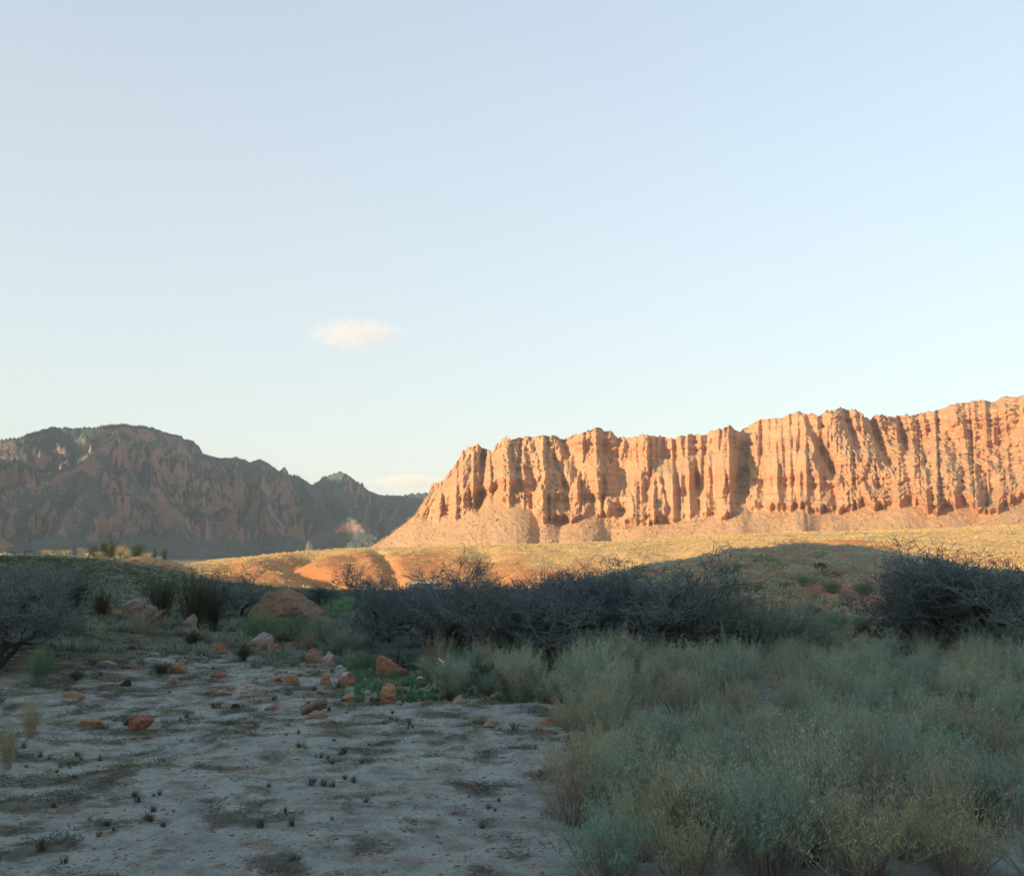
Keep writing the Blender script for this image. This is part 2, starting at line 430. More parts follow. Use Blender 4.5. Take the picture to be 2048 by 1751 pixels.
rows = [4.0 * F / (v - 1085) for v in np.arange(2500, 1112, -3.2)]
rows = sorted(set([2.5, 3.5, 4.5] + [r for r in rows if 2.6 < r < 150] + list(np.arange(150, 260, 2.5)) + list(np.arange(260, 470, 2.0))
              + list(470 * 1.022 ** np.arange(0, 99))))
cols = list(np.arange(-840, -60, 40.)) + list(np.arange(-60, 2110, 3.2)) + list(np.arange(2115, 2900, 40.))
Yg, Ag = np.meshgrid(np.array(rows), np.array(cols), indexing='ij')
Xg = (Ag - 1024) / FH * Yg
Zg = gz(Xg, Yg)
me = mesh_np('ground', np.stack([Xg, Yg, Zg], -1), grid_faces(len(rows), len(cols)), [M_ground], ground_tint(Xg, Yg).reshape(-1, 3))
tag(obj('ground', me), 'pale sandy desert floor running into scrub and sunlit straw coloured terraces', 'ground', kind='structure')

# ---- hill behind the viewer: it shades the foreground
hx, hy = np.meshgrid(np.arange(-1500, 1300, 11.), np.concatenate([np.arange(-760, -20, 9.), [-14, -8, -4, 0, 2.55]]))
EDGE_X = np.array([-900, -110, -60, -25, 10, 35, 60, 150, 900.])       # where the shadow of its crest falls
EDGE_Y = np.array([182, 182, 182, 200, 205, 188, 176, 170, 165.])
tt = (EDGE_Y + 260) / -S[1]
cx = EDGE_X + S[0] * tt; cz = tt * S[2] - 3
crest = np.interp(hx, cx, cz)
prof = np.where(hy > -260, sstep(10, -260, hy), 1 - 0.55 * sstep(-260, -760, hy))
hz = crest * prof + (2.2 - 0.0) * (1 - prof) + (3.0 * fbm(hx / 70, hy / 70, 2, 4) - 2) * sstep(-20, -120, hy) * (1 - np.exp(-((hy + 260) / 30) ** 2))
hz = np.where(np.abs(hy + 260) < 12, crest + 2.2 * fbm(hx / 26, 0 * hy, 2, 4, .65), hz)
me = mesh_np('hill', np.stack([hx, hy, hz], -1), grid_faces(*hx.shape), [M_ground], np.ones((hx.size, 3)) * np.array([.24, .17, .11]))
tag(obj('hill', me), 'brown scrubby hill behind the viewer that shades the wash', 'hill', kind='structure')

# ------------------------------------------------------------------ the sunlit mesa
SIL = np.array([(735, 1096), (780, 1068), (830, 1026), (846, 1000), (856, 985), (862, 966), (876, 962), (888, 950), (904, 930), (916, 915), (925, 895), (940, 889), (955, 882), (962, 889), (975, 890),
 (984, 897), (992, 884), (1005, 874), (1012, 868), (1022, 874), (1038, 869), (1060, 866), (1088, 866), (1125, 868), (1170, 868), (1180, 862), (1200, 858), (1214, 860), (1235, 870), (1256, 874), (1285, 866),
 (1310, 869), (1352, 868), (1368, 864), (1405, 861), (1440, 853), (1465, 847), (1474, 854), (1488, 850), (1505, 836), (1530, 828), (1552, 827), (1575, 823), (1605, 816), (1622, 820), (1645, 826), (1662, 818),
 (1690, 809), (1712, 812), (1738, 828), (1790, 826), (1850, 816), (1900, 806), (1943, 800), (2050, 786), (2300, 760)], float)
BASE = np.array([(735, 1097), (780, 1070), (830, 1030), (870, 1034), (910, 1026), (930, 1018), (960, 1008), (985, 998), (1010, 988), (1030, 986), (1060, 1004), (1080, 1021), (1110, 1032), (1150, 1034), (1180, 1030), (1200, 1046),
 (1250, 1050), (1350, 1045), (1400, 1033), (1500, 1033), (1550, 1036), (1605, 1028), (1650, 1034), (1700, 1036), (1760, 1022), (1850, 1022), (1943, 1026), (2300, 1020)], float)
YB = np.array([(735, 1900), (830, 1760), (900, 1700), (1000, 1640), (1200, 1600), (1400, 1560), (1600, 1520), (1800, 1480), (2050, 1420), (2300, 1380)], float)
ms = np.concatenate([np.arange(735, 2070, 1.35), np.arange(2075, 2300, 12)])
yb = np.interp(ms, YB[:, 0], YB[:, 1])
k5 = np.exp(-np.linspace(-1.5, 1.5, 5) ** 2); k5 /= k5.sum()
py2z = lambda py, Y: CZ + (1085 - py) / FH * Y * 1.0
ztop = py2z(np.interp(ms, SIL[:, 0], SIL[:, 1]), yb)
zbase = py2z(np.interp(ms, BASE[:, 0], BASE[:, 1]), yb)
_x = (ms - 1024) / FH * yb
zbase = zbase + (16 + 15 * noise(ms / 48, .5, 9.4)) * sstep(1130, 1200, ms)
zbs = zbase + 0
def talus_y(z):
    """front of a union of debris cones (angle of repose) heaped against the wall, at height z"""
    r = (zbs[None, :] - z[:, None]) * 1.55
    dx = np.abs(_x[None, :] - _x[:, None])
    q = np.where(r > dx, yb[None, :] - np.sqrt(np.maximum(r * r - dx * dx, 0)), 1e9)
    return np.minimum(q.min(1), yb - 1.55 * (zbs - z))
zbase = zbase + sstep(830, 900, ms) * (10 * noise(ms / 22, .5, 2.2) + 6 * noise(ms / 8, .5, 4.2))
yfoot = talus_y(zbase)
ztop = np.maximum(ztop, zbase + 0.5)
zfoot = np.full_like(ms, -14.0)
nT, nC, nP = 64, 190, 34
rowsV = []
X0 = (ms - 1024) / FH * yb
h = (ztop - zbase)
rough = sstep(1640, 1800, ms)                          # the right end is a broken slope, not a wall
lean = 0.36 + 0.50 * rough
for _ in range(3):                                     # the rim stands further back than the foot
    ztop = np.maximum(py2z(np.interp(ms, SIL[:, 0], SIL[:, 1]), yfoot + lean * (ztop - zbase) + 8), zbase + .5)
h = ztop - zbase
# spurs: (x apex px, x foot px, height fraction of the apex, forward growth, sharpness)
SECT = np.interp(ms, [735, 900, 1120, 1150, 1190, 1245, 1310, 1330, 1440, 1475, 1510, 1530, 1640, 1680, 1760, 2300], [.9, 1, 1.25, .5, 1.0, .6, .9, .30, .42, 1.0, .8, .30, .45, .8, .95, .95])
SPUR = [(940, 912, .97, .42, .9), (880, 872, .8, .4, 1.2), (1014, 1000, .95, .5, .8), (1048, 1050, .8, .45, 1.2), (1072, 1108, .93, .5, .9), (1085, 1075, .6, .5, 1.3), (1116, 1145, .62, .5, 1.2),
        (1192, 1200, .93, .5, .9), (1214, 1222, .7, .45, 1.2), (1178, 1178, .5, .5, 1.3), (1276, 1262, .72, .5, 1.0), (1300, 1312, .55, .5, 1.2), (1336, 1342, .8, .3, .7), (1378, 1384, .75, .3, 1.0), (1426, 1420, .85, .35, .9),
        (1462, 1458, .97, .38, .9), (1476, 1470, .7, .45, 1.2), (1530, 1512, .45, .6, 1.0), (1565, 1560, .85, .35, .8), (1592, 1606, .9, .4, .9), (1628, 1650, .75, .45, 1.0), (1655, 1700, .7, .45, 1.0), (1690, 1712, .9, .4, .8), (1726, 1760, .8, .42, .9),
        (1775, 1800, .85, .4, .9), (1830, 1850, .8, .4, .9), (1880, 1895, .9, .4, .9), (1935, 1950, .8, .4, .9), (1985, 2000, .85, .4, .9), (2060, 2070, .85, .4, .9), (2180, 2200, .85, .4, .9)]
_r = np.random.default_rng(5)
for _ in range(95):
    a_ = _r.uniform(850, 2080)
    if np.interp(a_, ms, SECT) < .5 and _r.random() < .75: continue
    SPUR.append((a_, a_ + _r.uniform(-24, 30), _r.uniform(.15, .8), _r.uniform(.35, .6), _r.uniform(.9, 1.9)))
#      centre at top, centre at base, width px, depth m, from t, to t
CUT = [(966, 958, 9, 62, -1, 2), (985, 990, 6, 20, -1, 2), (1128, 1190, 15, 52, -1, 2), (1092, 1150, 5, 16, .3, 2), (1248, 1238, 17, 34, -1, 2), (1300, 1290, 12, 26, -1, .55),
       (1352, 1360, 5, 14, -1, 2), (1393, 1398, 4, 12, -1, 2), (1418, 1402, 5, 18, -1, 2), (1447, 1440, 4, 10, -1, 2), (1497, 1484, 17, 66, .25, 2), (1488, 1480, 10, 25, -1, .4), (1530, 1524, 4, 16, .35, 2),
       (1618, 1700, 11, 52, .30, 2), (1560, 1568, 4, 14, -1, .7), (1606, 1598, 4, 16, -1, .7), (1664, 1672, 5, 20, -1, .6), (1700, 1742, 8, 34, .55, 2), (1748, 1810, 10, 42, .35, 2), (1805, 1842, 8, 34, .45, 2),
       (1850, 1866, 5, 20, .4, .9), (1912, 1930, 14, 30, -1, .75), (1170, 1165, 5, 12, -1, 2), (1215, 1206, 5, 14, -1, 2), (905, 895, 5, 14, -1, 2), (1045, 1030, 5, 15, .2, 2), (1070, 1098, 5, 14, -1, .8),
       (2000, 1990, 14, 50, -1, 2), (2140, 2150, 20, 50, -1, 2)]
_zt = np.linspace(-30, 330, 721)
SPT = [(5 * noise(_zt / 22, a[0] * .37, 2.2) + 2.2 * noise(_zt / 7, a[0] * .37, 4.2), 1 + .18 * noise(_zt / 16, a[0], 8.2)) for a in SPUR]
def mesa_row(kind, q):
    if kind == 'C':
        t = q
        z = zbase + h * t
        tz = t
    elif kind == 'T':
        t = np.zeros_like(ms); tz = 0
        z = zfoot + (zbase - zfoot) * q
    t_ = np.full_like(ms, q) if kind == 'C' else np.zeros_like(ms)
    inset = lean * h * t_ ** 1.05 + 5.0 * noise(t_ * 7, X0 / 120, 4.4) * sstep(0, .1, t_) + h * .16 * noise(X0 / 70, t_ * 1.2, 3.9) * np.minimum(t_ * 2, 1)
    inset = inset + (sstep(.9, 1.0, t_) * 10)
    if kind == 'T':
        inset = inset + talus_y(z) - yfoot - 3
    fade = 1.0 if kind == 'C' else sstep(.80, 1.0, q)
    off = np.zeros_like(ms)
    for c0, c1, wd, dp, ta, tb in CUT:
        c = c1 + (c0 - c1) * t_
        g = np.exp(-(np.abs(ms - c) / wd) ** 2.6)
        f = sstep(ta - .06, ta + .06, t_) * (1 - sstep(tb - .08, tb + .08, t_))
        off += dp * .62 * g * f * (.55 + .75 * sstep(-.5, .5, noise(c0 * .7, z / 45, 3.3)))
    sp_ = np.zeros_like(ms)
    for (a0, a1, ta, gr, sh), (wt, gt) in zip(SPUR, SPT):
        lo, hi = np.searchsorted(ms, [min(a0, a1) - 75, max(a0, a1) + 75])
        if lo >= hi: continue
        W = slice(lo, hi); t1 = float(np.max(t_))
        if t1 > ta: continue
        dn = (ta - t1) * h[W]
        zw = np.broadcast_to(z, ms.shape)[W]
        dxm = np.abs((ms[W] - (a1 + (a0 - a1) * t1 / ta)) / FH * yb[W] + np.interp(zw, _zt, wt) * sstep(0, 12, dn))
        sp_[W] = np.maximum(sp_[W], gr * dn * np.interp(zw, _zt, gt) - sh * dxm)
    sp_ = np.minimum(sp_, 46 + .12 * sp_)
    off -= sp_
    off += (30 * noise(X0 / 150 + .25 * t_, t_ * 1.7, 5.3) + 15 * noise(X0 / 62 - .5 * t_, t_ * 2.6, 1.7)) * np.minimum(t_ * 4, 1) * sstep(840, 900, ms)
    xx = X0 + .30 * (z - zbase) * (1.6 * noise(X0 / 130, 2.2, 1) )
    v = 1 + 1.8 * rough                                 # pillars become lumps on the right
    wx = 15 * noise(xx / 90, z / 170, 1.5) + 4.5 * noise(xx / 28, z / 75, 2.5) + 1.2 * noise(xx / 8, z / 14, 2.5)
    bil = lambda s, hz_, k: np.abs(noise((xx + wx) / s, z / hz_ * v, k))
    am = lambda s, hz_, k: sstep(-.35, .35, noise(xx / s, z / hz_, k))
    cr = .45 + .55 * (1 - t_)
    n = -13 * cr * am(110, 60, 8.1) * (bil(52, 125, 2.2) - .3) - 12 * am(70, 38, 1.1) * (bil(21, 54, 5.2) - .3) - 7.5 * am(40, 24, 3.1) * (bil(10, 24, 8.2) - .3) - 3.4 * (bil(5, 13, 3.9) - .3) - 2.2 * noise(xx / 4, z / 4, 6.1) - 1.2 * noise(xx / 2, z / 2, 6.1)
    n = n * SECT + (1 - SECT) * 3.0 * noise(xx / 50, z / 60, 1.9)
    # slabs that have peeled off leave arched steps
    sl = noise(xx / 34, z / 95, 7.9); n = n + 4.5 * sstep(.05, .2, sl) + 3.0 * sstep(.02, .14, noise(xx / 15, z / 55, 2.9))
    ledge = 3.0 * noise(xx / 160, z / 7.0, 3.3) + 2.0 * noise(xx / 60, z / 3.4, 9.3)
    n = n + ledge * .9
    for lv, wd_, k_ in ((.30, 9, 1.5), (.52, 7, 2.5), (.71, 10, 3.5), (.86, 8, 4.5)):      # broken benches
        tl = lv + .05 * noise(X0 / 90, k_, 1.1) + .012 * noise(X0 / 11, k_, 2.1)
        n = n + (wd_ * sstep(-.25, .35, noise(X0 / 65, k_, 6.6))) * sstep(tl - .008, tl + .008, t_)
    n = n - rough * (7 * np.abs(noise(xx / 13, z / 11, 4.4)) + 3.5 * np.abs(noise(xx / 5.5, z / 5, 6.4)) - 3)
    band = rough * sstep(0, .03, t_) * (1 - sstep(.10, .13, t_)) * (1 if kind == 'C' else 0)
    n = n + band * (-2.5 - 4 * np.abs(noise(xx / 5.5, z / 40, 1.2)))
    smoothf = 1 - .55 * sstep(1310, 1340, ms) * (1 - sstep(1430, 1460, ms)) * sstep(.75, .6, t_)
    Y = yfoot + inset + (off + n * 1.35 * smoothf) * fade
    if kind == 'T':
        cone = 1 - fade
        gull = 7 * noise(X0 / 48, .3, 1.2) - 4 * (1 - q) * np.abs(noise(X0 / 17, z / 90, 4.2)) - 2.2 * fbm(X0 / 9, z / 6, 2.2, 4, .6)
        ribs = -30 * np.exp(-((ms - 1605) / 26.) ** 2) * (1 - q) * sstep(0, .5, q) * 2 - 20 * np.exp(-((ms - 1668) / 20.) ** 2) * (1 - q) * 2 - 18 * np.exp(-((ms - 1480) / 24.) ** 2) * (1 - q) * 2 + 20 * np.exp(-((ms - 1225) / 26.) ** 2) * (1 - q) * 2 + 14 * np.exp(-((ms - 1075) / 12.) ** 2) * sstep(0, .3, q) * sstep(1, .5, q)
        Y = Y + gull * (1 - .3 * q) + ribs
    dz = 0
    if kind == 'C':
        top = sstep(.8, 1, t_)
        dz = top * (4.0 * noise(xx / 11, 1.7, 2) + 2.6 * noise(xx / 4, 5.7, 2))
    else:
        dz = 0
    return (ms - 1024) / FH * Y, Y, z + dz
for q in np.linspace(0, 1, nT)[:-1]:
    rowsV.append(np.stack(np.broadcast_arrays(*mesa_row('T', q)), -1))
for q in np.linspace(0, 1, nC):
    rowsV.append(np.stack(np.broadcast_arrays(*mesa_row('C', q)), -1))
topx, topy, topz = mesa_row('C', 1.0)
for q in np.linspace(0, 1, nP)[1:]:
    dY = 320 * q ** 1.6
    rowsV.append(np.stack([topx + (ms - 1024) / FH * dY * .9, topy + dY, topz - 1.5 * sstep(0, .2, q) + .02 * dY * sstep(1480, 1600, ms) - 120 * sstep(.75, 1, q) + 2.0 * noise(topx / 15, topy / 15 + q * 9) * (1 - q)], -1))
V = np.array(rowsV)
TAL = V[6:nT - 2, :-20].reshape(-1, 3)
me = mesh_np('mesa', V, grid_faces(V.shape[0], V.shape[1])[:, ::-1], [M_mesa])
tag(obj('mesa', me), 'orange sandstone mesa wall of fluted cliffs above a talus slope in evening sun', 'mesa', kind='structure')

# ------------------------------------------------------------------ mountains from ridge lines
SL = 1.3; FLM = 1.6
def ridge_field(x, y, ridges, floor=-25.0, talus=70.0, fl=1.0):
    wx = x + 22 * fbm(x / 150, y / 150, 1.3, 3); wy = y + 26 * fbm(x / 150, y / 150, 8.3, 3)
    ab = np.abs
    flute = 30 * ab(noise(wx / 95, wy / 95, 2.1)) + 26 * ab(noise(wx / 42, wy / 42, 4.1)) + 17 * ab(noise(wx / 20, wy / 20, 6.1)) + 8 * ab(noise(wx / 10, wy / 10, 1.9))
    H = np.full(x.shape, -400.0)
    for slope, pts in ridges:
        p = np.array(pts, float)
        for a, b in zip(p[:-1], p[1:]):
            dx, dy = b[0] - a[0], b[1] - a[1]
            L2 = dx * dx + dy * dy + 1e-6
            t = np.clip(((wx - a[0]) * dx + (wy - a[1]) * dy) / L2, 0, 1)
            d = np.hypot(wx - (a[0] + t * dx), wy - (a[1] + t * dy))
            d2 = d - fl * FLM * flute * sstep(5, 90, d) * .9 + 4
            hh = a[2] + t * (b[2] - a[2]) - slope * SL * np.maximum(d2, d * .15)
            H = np.maximum(H, hh)
    tal = talus + 25 * noise(x / 130, y / 130, 5.5)
    H = np.where(H > tal, H, tal - (tal - H) * 0.30)
    H = H + 2.5 * fbm(x / 14, y / 14, 3.3, 3)
    return np.maximum(H, floor)
def w3(px, py, Y):
    p = at(px, py, Y); return (p[0], p[1], p[2])
RID = [
 (1.35, [w3(*q) for q in [(-80, 880, 2050), (40, 862, 2120), (117, 845, 2200), (150, 848, 2230), (200, 843, 2270), (238, 838, 2300), (300, 848, 2390), (340, 860, 2460), (380, 873, 2550), (410, 900, 2630), (440, 910, 2700), (470, 906, 2750), (495, 917, 2800), (515, 911, 2850), (560, 937, 2930), (590, 944, 3000), (626, 965, 3060)]]),
 (1.1, [w3(*q) for q in [(600, 985, 3380), (626, 964, 3330), (650, 950, 3280), (685, 937, 3240), (710, 957, 3230), (740, 976, 3280), (765, 984, 3360), (800, 986, 3450), (850, 980, 3500), (905, 985, 3560)]]),
 (1.5, [w3(*q) for q in [(235, 842, 2290), (205, 880, 2200), (165, 912, 2130), (117, 935, 2080), (20, 960, 2000)]]),
 (1.5, [w3(*q) for q in [(262, 868, 2310), (250, 905, 2240), (262, 940, 2170), (240, 985, 2110)]]),
 (1.7, [w3(*q) for q in [(172, 930, 2110), (176, 962, 2050), (140, 1000, 1990), (117, 1040, 1930), (80, 1070, 1880)]]),
 (1.7, [w3(*q) for q in [(290, 900, 2330), (296, 938, 2230), (330, 985, 2150), (372, 1035, 2060), (395, 1080, 2010)]]),
 (1.7, [w3(*q) for q in [(296, 938, 2230), (268, 990, 2140), (250, 1040, 2070)]]),
 (1.6, [w3(*q) for q in [(385, 880, 2540), (372, 930, 2440), (388, 985, 2340), (412, 1050, 2230)]]),
 (1.7, [w3(*q) for q in [(472, 912, 2740), (470, 955, 2620), (458, 1010, 2490), (450, 1070, 2400)]]),
 (1.7, [w3(*q) for q in [(512, 918, 2830), (525, 968, 2650), (545, 1010, 2520), (562, 1050, 2440), (572, 1085, 2400)]]),
 (1.7, [w3(*q) for q in [(525, 968, 2650), (495, 1020, 2500), (488, 1070, 2420)]]),
 (1.2, [w3(*q) for q in [(600, 950, 3000), (630, 1000, 2850), (665, 1040, 2750)]]),
 (1.2, [w3(*q) for q in [(688, 940, 3230), (670, 980, 3080), (690, 1010, 2960)]]),
 (1.2, [w3(*q) for q in [(800, 987, 3440), (790, 1020, 3240), (770, 1050, 3080)]]),
 (2.0, [w3(*q) for q in [(707, 1020, 2180), (692, 1030, 2165), (660, 1056, 2140), (640, 1080, 2120)]]),
 (2.0, [w3(*q) for q in [(707, 1020, 2180), (725, 1042, 2170), (742, 1072, 2160)]]),
]
mc = np.arange(-140, 930, 1.75); mr = np.concatenate([np.arange(1760, 2900, 4.6), np.arange(2900, 3900, 8.5)])
MY, MA = np.meshgrid(mr, mc, indexing='ij'); MX = (MA - 1024) / FH * MY
MZ = ridge_field(MX, MY, RID, -26, 14)
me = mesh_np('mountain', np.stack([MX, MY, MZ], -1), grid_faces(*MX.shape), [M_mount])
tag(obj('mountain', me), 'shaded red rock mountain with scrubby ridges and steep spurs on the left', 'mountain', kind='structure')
# unseen ridge left of the frame, shaped to cast shade on the mountain
BUTTE = [(3.4, [(-1105, 1800, 385), (-1120, 1830, 385)]), (1.6, [(-1150, 1830, 370), (-1215, 1640, 305), (-1310, 1440, 295)]), (1.8, [(-1120, 1830, 385), (-1170, 1880, 222), (-1290, 1960, 242), (-1400, 2050, 300), (-1500, 2150, 385), (-1600, 2250, 440), (-1900, 2600, 530)])]
bx, by = np.meshgrid(np.concatenate([np.arange(-2300, -1000, 8), np.arange(-1000, -740, 2.2)]), np.concatenate([np.arange(1300, 1800, 4), np.arange(1800, 2960, 8)]))
bz = ridge_field(bx, by, BUTTE, -28, 20, .6)
me = mesh_np('butte', np.stack([bx, by, bz], -1), grid_faces(*bx.shape), [M_butte])
tag(obj('butte', me), 'orange red rock ridge left of the view that shades the mountain', 'butte', kind='structure')

hm = bpy.data.materials.new('haze_air'); hm.use_nodes = True
ht = hm.node_tree; ht.nodes.clear()
ho = N(ht, 'ShaderNodeOutputMaterial'); hv = N(ht, 'ShaderNodeVolumePrincipled')
hv.inputs['Color'].default_value = (.80, .93, 1.0, 1); hv.inputs['Density'].default_value = HAZE; hv.inputs['Anisotropy'].default_value = .2
ht.links.new(hv.outputs[0], ho.inputs['Volume'])
hb = np.array([[x, y, z] for x in (-4400, 4400) for y in (-900, 4300) for z in (-40, 450)], float)
me = mesh_np('haze', hb, np.array([(0, 1, 3, 2), (4, 6, 7, 5), (0, 4, 5, 1), (2, 3, 7, 6), (0, 2, 6, 4), (1, 5, 7, 3)]), [hm], smooth=False)
tag(obj('haze', me), 'thin bluish evening haze over the whole valley', 'haze', kind='stuff')

# ------------------------------------------------------------------ clouds and haze
def cloud(name, c, size, dens, label, seed):
    m = bpy.data.materials.new(name + '_vapour'); m.use_nodes = True
    t = m.node_tree; t.nodes.clear()
    out = N(t, 'ShaderNodeOutputMaterial'); pv = N(t, 'ShaderNodeVolumePrincipled')
    pv.inputs['Color'].default_value = (1, .91, .82, 1); pv.inputs['Anisotropy'].default_value = 0.2
    tc = N(t, 'ShaderNodeTexCoord')
    n = N(t, 'ShaderNodeTexNoise'); n.inputs['Scale'].default_value = 2.9; n.inputs['Detail'].default_value = 8; n.inputs['Roughness'].default_value = .68
    mp = N(t, 'ShaderNodeMapping'); mp.inputs['Location'].default_value = (seed, seed * 2, 0); mp.inputs['Scale'].default_value = (1.7, 1, .8)
    t.links.new(tc.outputs['Object'], mp.inputs[0]); t.links.new(mp.outputs[0], n.inputs['Vector'])
    ln = N(t, 'ShaderNodeVectorMath', operation='LENGTH'); t.links.new(tc.outputs['Object'], ln.inputs[0])
    s1 = N(t, 'ShaderNodeMath', operation='MULTIPLY'); s1.inputs[1].default_value = 0.46; t.links.new(ln.outputs['Value'], s1.inputs[0])
    s2 = N(t, 'ShaderNodeMath', operation='SUBTRACT'); t.links.new(n.outputs[0], s2.inputs[0]); t.links.new(s1.outputs[0], s2.inputs[1])
    mr_ = N(t, 'ShaderNodeMapRange'); mr_.inputs['From Min'].default_value = 0.07; mr_.inputs['From Max'].default_value = 0.30
    mr_.inputs['To Max'].default_value = dens
    t.links.new(s2.outputs[0], mr_.inputs[0]); t.links.new(mr_.outputs[0], pv.inputs['Density']); t.links.new(pv.outputs[0], out.inputs['Volume'])
    u = np.linspace(0, 2 * math.pi, 33)[:-1]; v_ = np.linspace(0.02, math.pi - .02, 17)
    U, Vv = np.meshgrid(u, v_)
    P = np.stack([np.cos(U) * np.sin(Vv), np.sin(U) * np.sin(Vv), np.cos(Vv)], -1)
    Fq = []
    for i in range(16):
        for j in range(32):
            Fq.append((i * 32 + j, (i + 1) * 32 + j, (i + 1) * 32 + (j + 1) % 32, i * 32 + (j + 1) % 32))
    me = mesh_np(name, P.reshape(-1, 3), np.array(Fq), [m])
    o = obj(name, me, None, tuple(c), (0, 0, 0), size)
    tag(o, label, 'cloud')
    return o
cloud('cloud', at(712, 668, 9000), (470, 260, 150), 0.0026, 'small cream coloured cloud floating alone in the pale sky', 2.3)
cloud('cloud', at(820, 962, 14000), (640, 400, 110), 0.0025, 'thin grey streak of cloud low between the mountain and the mesa', 5.1)

# ------------------------------------------------------------------ rocks
def hull_rock(pts, seed, sub=2, amp=.05, squash=None):
    import bmesh
    bm = bmesh.new()
    for p in pts: bm.verts.new(p)
    r = bmesh.ops.convex_hull(bm, input=bm.verts)
    bmesh.ops.delete(bm, geom=list({g for g in r['geom_interior'] + r['geom_unused'] if isinstance(g, bmesh.types.BMVert)}), context='VERTS')
    bmesh.ops.dissolve_limit(bm, angle_limit=.12, verts=bm.verts, edges=bm.edges)
    bmesh.ops.bevel(bm, geom=list(bm.edges), offset=amp * .9, segments=2, profile=.6, affect='EDGES', clamp_overlap=True)
    bmesh.ops.triangulate(bm, faces=bm.faces)
    mx = amp * 3.2
    for _ in range(sub):
        ed = [e for e in bm.edges if e.calc_length() > mx]
        if ed: bmesh.ops.subdivide_edges(bm, edges=ed, cuts=1)
        bmesh.ops.triangulate(bm, faces=bm.faces)
        ed = [e for e in bm.edges if e.calc_length() > mx]
        if ed: bmesh.ops.subdivide_edges(bm, edges=ed, cuts=1)
        bmesh.ops.triangulate(bm, faces=bm.faces)
    co_ = np.array([v.co[:] for v in bm.verts])
    bm.normal_update(); no = np.array([v.normal[:] for v in bm.verts])
    s = seed * 3.7
    f = 1 / (amp * 9)
    d = amp * (1.3 * fbm(co_[:, 0] * f + s, co_[:, 1] * f, co_[:, 2] * f * 1.6, 5, .6) + 1.6 * sstep(-.05, .05, noise(co_[:, 0] * f * .45 + s, co_[:, 1] * f * .45, co_[:, 2] * f * 1.1))  - 0.9 * np.abs(noise(co_[:, 0] * f * .8 + s, co_[:, 1] * f * .8, co_[:, 2] * f * 2.4)))
    co_ = co_ + no * d[:, None] * .75
    for v, c in zip(bm.verts, co_): v.co = c
    me = bpy.data.meshes.new('rock'); bm.to_mesh(me); bm.free()
    return me
def rand_pts(W, D, Hh, seed, kind='block'):
    r = np.random.default_rng(seed)
    if kind in ('block', 'slab'):
        P = []
        for i in range(15):
            v = r.normal(size=3); v /= np.abs(v).max() ** .75 * np.linalg.norm(v) ** .25
            v *= r.uniform(.78, 1.0)
            P.append([v[0] * W / 2, v[1] * D / 2, Hh * (.30 + .70 * v[2]) if v[2] > 0 else Hh * (.3 + .6 * v[2])])
        P += [[-W * .48, -D * .1, 0], [W * .48, -D * .05, 0], [r.uniform(-.2, .2) * W, 0, Hh]]
    elif kind == 'wedge':      # high on the left, running down to the right
        P = [[-W / 2, -D / 2, -.3 * Hh], [-W / 2 * .95, D / 2, -.3 * Hh], [-W * .46, -D * .3, Hh], [-W * .40, D * .35, Hh * .9], [W / 2, -D * .35, -.3 * Hh], [W / 2, D * .3, -.3 * Hh], [W * .02, -D * .38, Hh * .74], [W * .46, -D * .2, Hh * .2]]
    elif kind == 'peak':
        P = [[-W / 2, -D / 2, -.3 * Hh], [-W / 2, D / 2, -.3 * Hh], [W / 2, -D / 2, -.3 * Hh], [W / 2, D / 2, -.3 * Hh], [W * .12, -.05 * D, Hh], [W * .2, .12 * D, Hh * .97], [-W * .28, -D * .3, Hh * .45], [W * .42, -D * .2, Hh * .25]]
    elif kind == 'dome':
        P = []
        for i in range(26):
            a = r.uniform(0, 6.28); e = r.uniform(-.25, 1) * math.pi / 2; k = r.uniform(.88, 1)
            P.append([math.cos(a) * math.cos(e) * W / 2 * k, math.sin(a) * math.cos(e) * D / 2 * k, math.sin(e) * Hh * k])
    elif kind == 'tall':
        P = [[sx * W / 2 * r.uniform(.75, 1), sy * D / 2, -.25 * Hh] for sx in (-1, 1) for sy in (-1, 1)]
        P += [[-W * .45, -D * .4, Hh * .6], [W * .42, -D * .4, Hh * .72], [-W * .1, D * .1, Hh], [W * .25, D * .3, Hh * .9], [-W * .3, D * .35, Hh * .8]]
    return P
